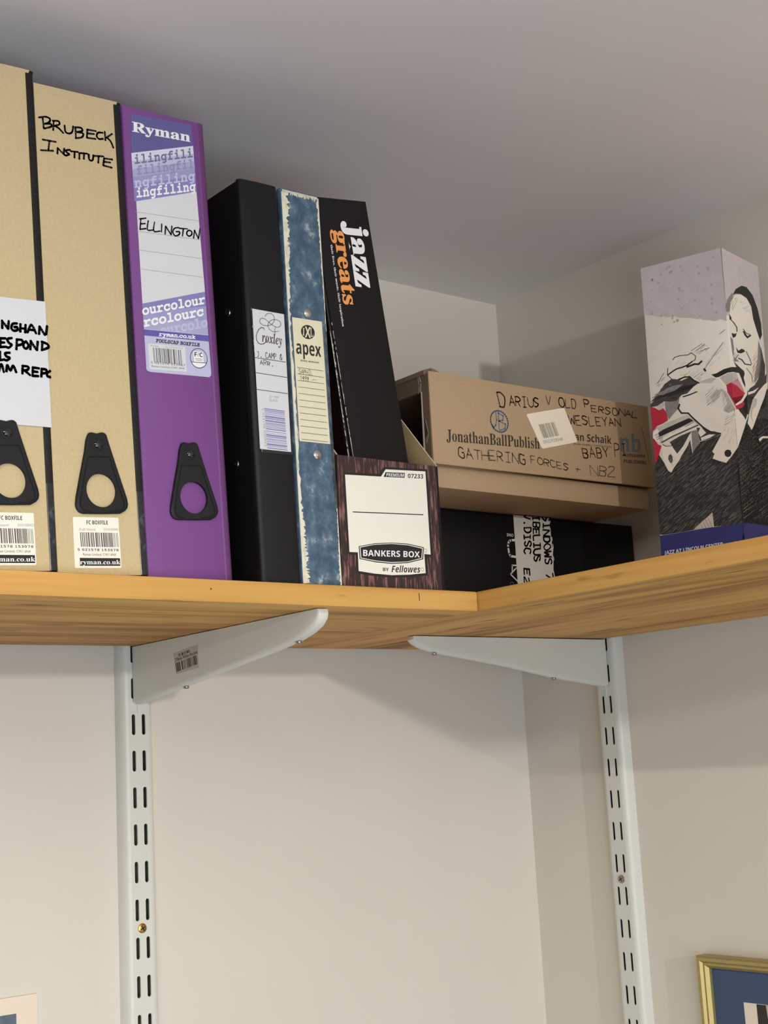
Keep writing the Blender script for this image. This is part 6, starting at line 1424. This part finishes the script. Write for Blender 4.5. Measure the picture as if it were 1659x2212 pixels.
('tl','F','art_grey',3,[(72.5,67),(78.6,70.8),(78.7,70.7),(72.7,66.7)]),
('tl','F','art_grey',3,[(71.5,64),(78.6,68.3),(78.7,68.2),(71.7,63.7)]),
('tl','F','art_grey',3,[(76.4,63.8),(78.9,65.3),(79,65.2),(76.6,63.5)]),
('tl','F','art_grey',3,[(81.9,115.4),(82.2,115.5),(82.2,115.2),(82.1,115.1)]),
('tl','F','art_grey',3,[(82,108.8),(82,108.9),(82,108.7)]),
('tr','F','art_grey',3,[(29.5,140.4),(36.4,143.7),(36.6,143.6),(30,140.2)]),
('tr','F','art_grey',3,[(41.4,146.5),(54.3,153.1),(54.5,153),(41.8,146.3)]),
('tr','F','art_grey',3,[(57.7,154.1),(63.4,156.8),(63.5,156.7),(58,153.9)]),
('tr','F','art_grey',3,[(40.1,142.6),(61.1,152.9),(61.3,152.9),(40.5,142.4)]),
('tr','F','art_grey',3,[(29.1,131.9),(40.3,137.2),(40.5,137.2),(29.5,131.7)]),
('tr','F','art_grey',3,[(42.7,138.6),(61.7,147.8),(61.8,147.7),(42.9,138.4)]),
('tr','F','art_grey',3,[(-2.3,114.3),(14,122.2),(14.2,122.1),(-2,114),(-2.3,114.1)]),
('tr','F','art_grey',3,[(20.4,124.2),(44.8,135.4),(45,135.4),(20.6,124)]),
('tr','F','art_grey',3,[(46.7,136.5),(62,143.8),(62.1,143.7),(47.1,136.3)]),
('tr','F','art_grey',3,[(-1.7,110.2),(11,116.5),(11.2,116.4),(-1.4,110)]),
('tr','F','art_grey',3,[(19.9,119.7),(36.7,127.9),(36.8,127.8),(20.2,119.5)]),
('tr','F','art_grey',3,[(49,133.8),(61.3,139.6),(61.5,139.5),(49.4,133.5)]),
('tr','F','art_grey',3,[(-1.3,107.3),(14.5,115),(14.7,114.9),(-0.9,107.1)]),
('tr','F','art_grey',3,[(23.6,119.6),(46,130.5),(46.1,130.4),(24,119.4)]),
('tr','F','art_grey',3,[(47.3,131.5),(59.3,137.1),(59.5,137.1),(47.7,131.3)]),
('tr','F','art_grey',3,[(-2.1,105.6),(5.9,109.2),(6,109.1),(-1.9,105.3),(-2.1,105.4)]),
('tr','F','art_grey',3,[(30.8,120.8),(47,128.5),(47.2,128.4),(31.3,120.5)]),
('tr','F','art_grey',3,[(55.1,131.3),(60.1,133.8),(60.2,133.8),(55.3,131.2)]),
('tr','F','art_grey',3,[(-2.1,103.6),(19.2,113.7),(19.4,113.6),(-2.1,103.3)]),
('tr','F','art_grey',3,[(27.1,116.4),(47,125.5),(47.2,125.4),(27.6,116.2)]),
('tr','F','art_grey',3,[(55.5,128.9),(60.3,130.8),(60.4,130.8),(55.8,128.8)]),
('tr','F','art_grey',3,[(-1.3,100.2),(21.7,110.6),(21.9,110.5),(-0.9,100)]),
('tr','F','art_grey',3,[(24.7,113.6),(46.4,123.9),(46.5,123.8),(25.2,113.3)]),
('tr','F','art_grey',3,[(50.2,124.5),(58.6,128.6),(58.7,128.5),(50.4,124.3)]),
('tr','F','art_grey',3,[(-2,97.7),(11.5,103.9),(11.6,103.8),(-2,97.4)]),
('tr','F','art_grey',3,[(17.5,106),(34.1,113.7),(34.2,113.6),(17.8,105.8)]),
('tr','F','art_grey',3,[(38.3,115.4),(46.6,119.6),(46.8,119.5),(38.8,115.2)]),
('tr','F','art_grey',3,[(53.1,121.4),(58.3,124.2),(58.4,124.1),(53.4,121.2)]),
('tr','F','art_grey',3,[(-1.9,94.5),(17.6,103.3),(17.7,103.2),(-1.7,94.3),(-1.9,94.5)]),
('tr','F','art_grey',3,[(20.1,104.4),(41.5,114.5),(41.7,114.5),(20.6,104.2)]),
('tr','F','art_grey',3,[(44.5,115),(58,121.2),(58.1,121.2),(44.8,114.9)]),
('tr','F','art_grey',3,[(-1,90.6),(17.3,99.2),(17.5,99.1),(-0.6,90.4)]),
('tr','F','art_grey',3,[(24.9,102.7),(48.9,114),(49,114),(25.3,102.6)]),
('tr','F','art_grey',3,[(51.1,113.8),(58.4,116.8),(58.5,116.8),(51.5,113.5)]),
('tr','F','art_grey',3,[(-0.8,87.4),(6.2,90.8),(6.3,90.7),(-0.4,87.2)]),
('tr','F','art_grey',3,[(12.6,93.6),(26.6,100),(26.7,99.9),(12.9,93.5)]),
('tr','F','art_grey',3,[(33.7,103.4),(49.1,110.7),(49.2,110.6),(34,103.2)]),
('tr','F','art_grey',3,[(-1,84.5),(13.5,91.2),(13.7,91.1),(-0.6,84.3)]),
('tr','F','art_grey',3,[(19.4,93.3),(42.8,104.2),(42.9,104.1),(19.6,93.2)]),
('tr','F','art_grey',3,[(49.8,108.6),(55,110.8),(55.1,110.8),(50.1,108.4)]),
('tr','F','art_grey',3,[(-1.6,82.1),(7.6,86),(7.7,86),(-1.5,82),(-1.6,82)]),
('tr','F','art_grey',3,[(19.1,90.7),(39.6,99.8),(39.7,99.8),(19.5,90.5)]),
('tr','F','art_grey',3,[(40.5,100.7),(55,107.3),(55.2,107.3),(40.9,100.5)]),
('tr','F','art_grey',3,[(-1.6,79.1),(6.4,83.1),(6.5,83),(-1.6,78.7)]),
('tr','F','art_grey',3,[(13.8,85.1),(26.3,90.6),(26.4,90.6),(14,85)]),
('tr','F','art_grey',3,[(44.8,98.2),(55.5,102.8),(55.6,102.7),(45.1,98.1)]),
('tr','F','art_grey',3,[(-0.4,75),(20.4,84.5),(20.6,84.4),(-0.1,74.8)]),
('tr','F','art_grey',3,[(29.2,88.4),(52,98.7),(52.1,98.7),(29.5,88.3)]),
('tr','F','art_grey',3,[(-0,72.3),(21.5,82),(21.7,81.9),(0.5,72)]),
('tr','F','art_grey',3,[(43.1,93.2),(52.9,97.3),(53.1,97.2),(43.6,93)]),
('tr','F','art_grey',3,[(-0.4,69.4),(16.3,76.5),(16.5,76.4),(0.1,69.1)]),
('tr','F','art_grey',3,[(24.4,81.7),(31.5,85.2),(31.6,85.2),(24.8,81.5)]),
('tr','F','art_grey',3,[(40.4,87.8),(52.6,93.6),(52.7,93.5),(40.7,87.7)]),
('tr','F','art_grey',3,[(9.2,72.3),(27.9,80.6),(28.1,80.5),(9.5,72.2)]),
('tr','F','art_grey',3,[(31.4,80.5),(51,88.9),(51.1,88.8),(31.7,80.4)]),
('tr','F','art_grey',3,[(-0.2,64.1),(23.1,74.2),(23.3,74.1),(0.2,63.8)]),
('tr','F','art_grey',3,[(40.7,82.4),(51.7,87.5),(51.8,87.5),(41,82.3)]),
('tr','F','art_grey',3,[(31.2,73.8),(50,82.2),(50.2,82.1),(31.7,73.5)]),
('tr','F','art_grey',3,[(19.8,65.4),(27.3,68.9),(27.5,68.8),(20.3,65.2)]),
('tr','F','art_grey',3,[(34.5,72),(47.3,77.8),(47.5,77.8),(35,71.8)]),
('tr','F','art_grey',3,[(25.5,66.7),(34.1,70.9),(34.2,70.8),(25.8,66.6)]),
('tr','F','art_grey',3,[(36.4,71),(50,77.2),(50.2,77.2),(36.8,70.8)]),
('tr','F','art_grey',3,[(33.5,67.6),(44.2,72.2),(44.3,72.1),(33.8,67.5)]),
('tr','F','art_grey',3,[(42.8,68.8),(48.2,71.3),(48.4,71.2),(43.2,68.5)])]
for key, kind, mt_, lay, pts in ART: INK[key].fill(pts, mt_, lay)
rn = random.Random(2)
for i in range(46):
    u = 14 + rn.random() * 66; v = 252 + rn.random() * 56; r_ = rn.uniform(.5, 1.6)
    INK['tl'].oval([(u, v), (u + r_, v), (u, v + r_)], 'art_speck', 2, 8)
INK['tl'].text('JAZZ AT LINCOLN CENTER', 'bold', [(4.2,40.1),(60,40.8),(4.5,44.5)], 'print_white', 5)
m.build('printed_card', t)

# ---------------------------------------------------------------- pictures low on the walls
wf = lambda u, v, d: (-d, -u, v)     # out of the right wall
t = thing('picture_frame', 'gold framed picture with a navy mount on the right wall', 'picture', (-1.0, -224.5, -327.6))
m = MB(); FW, FH = 330, 420
prof = [(0, 0), (0, 12.5), (1.6, 14.5), (4.5, 14), (6.5, 11.5), (8.5, 11.8), (11.2, 8.5), (11.6, 5.5), (11.6, 0)]
def ring_pts(a): return [(a, -a), (FW - a, -a), (FW - a, -FH + a), (a, -FH + a)]
n = len(prof); vs = []
for a, d in prof: vs += [wf(u, v, d) for u, v in ring_pts(a)]
m.add(vs, [(j * 4 + i, j * 4 + (i + 1) % 4, (j + 1) * 4 + (i + 1) % 4, (j + 1) * 4 + i) for j in range(n - 1) for i in range(4)], 'gold')
m.build('frame', t)['label'] = 'gilt moulded frame'
m = MB(); q0 = [(11, -11), (FW - 11, -11), (FW - 11, -FH + 11), (11, -FH + 11)]
m.prism(q0, wf, 3.5, 5.5, 'navy_mount'); m.build('mount', t)['label'] = 'navy blue mount'
m = MB(); q1 = [(46, -39.6), (FW - 46, -39.6), (FW - 46, -FH + 46), (46, -FH + 46)]
m.prism(q1, wf, 5.5, 6.0, 'cream_mount'); k = Ink(m, wf, 6.1, 0.05)
k.fill([(60.5, -39.9), (FW - 60, -39.9), (FW - 60, -FH + 60), (60.5, -FH + 60)], 'photo_dark', 0)
for u in (71, 77.5, 86, 95): k.fill([(u, -40.2), (u + 4.6, -40.2), (u + 5.0, -53), (u + 1.0, -53)], 'photo_pale', 1)
m.build('photograph', t)
t = thing('mounted_print', 'white mounted print with a slate blue picture on the left wall', 'picture', (-583, -0.5, -304))
m = MB(); m.prism([(-420, 0), (0, 0), (0, -320), (-420, -320)], front, 0, 1.6, 'cream_mount'); m.build('mount', t)
m = MB(); m.prism([(-400, -13.2), (-18.6, -13.2), (-18.6, -290), (-400, -290)], front, 1.6, 1.8, 'print_slate'); m.build('print', t)['label'] = 'slate blue picture area'
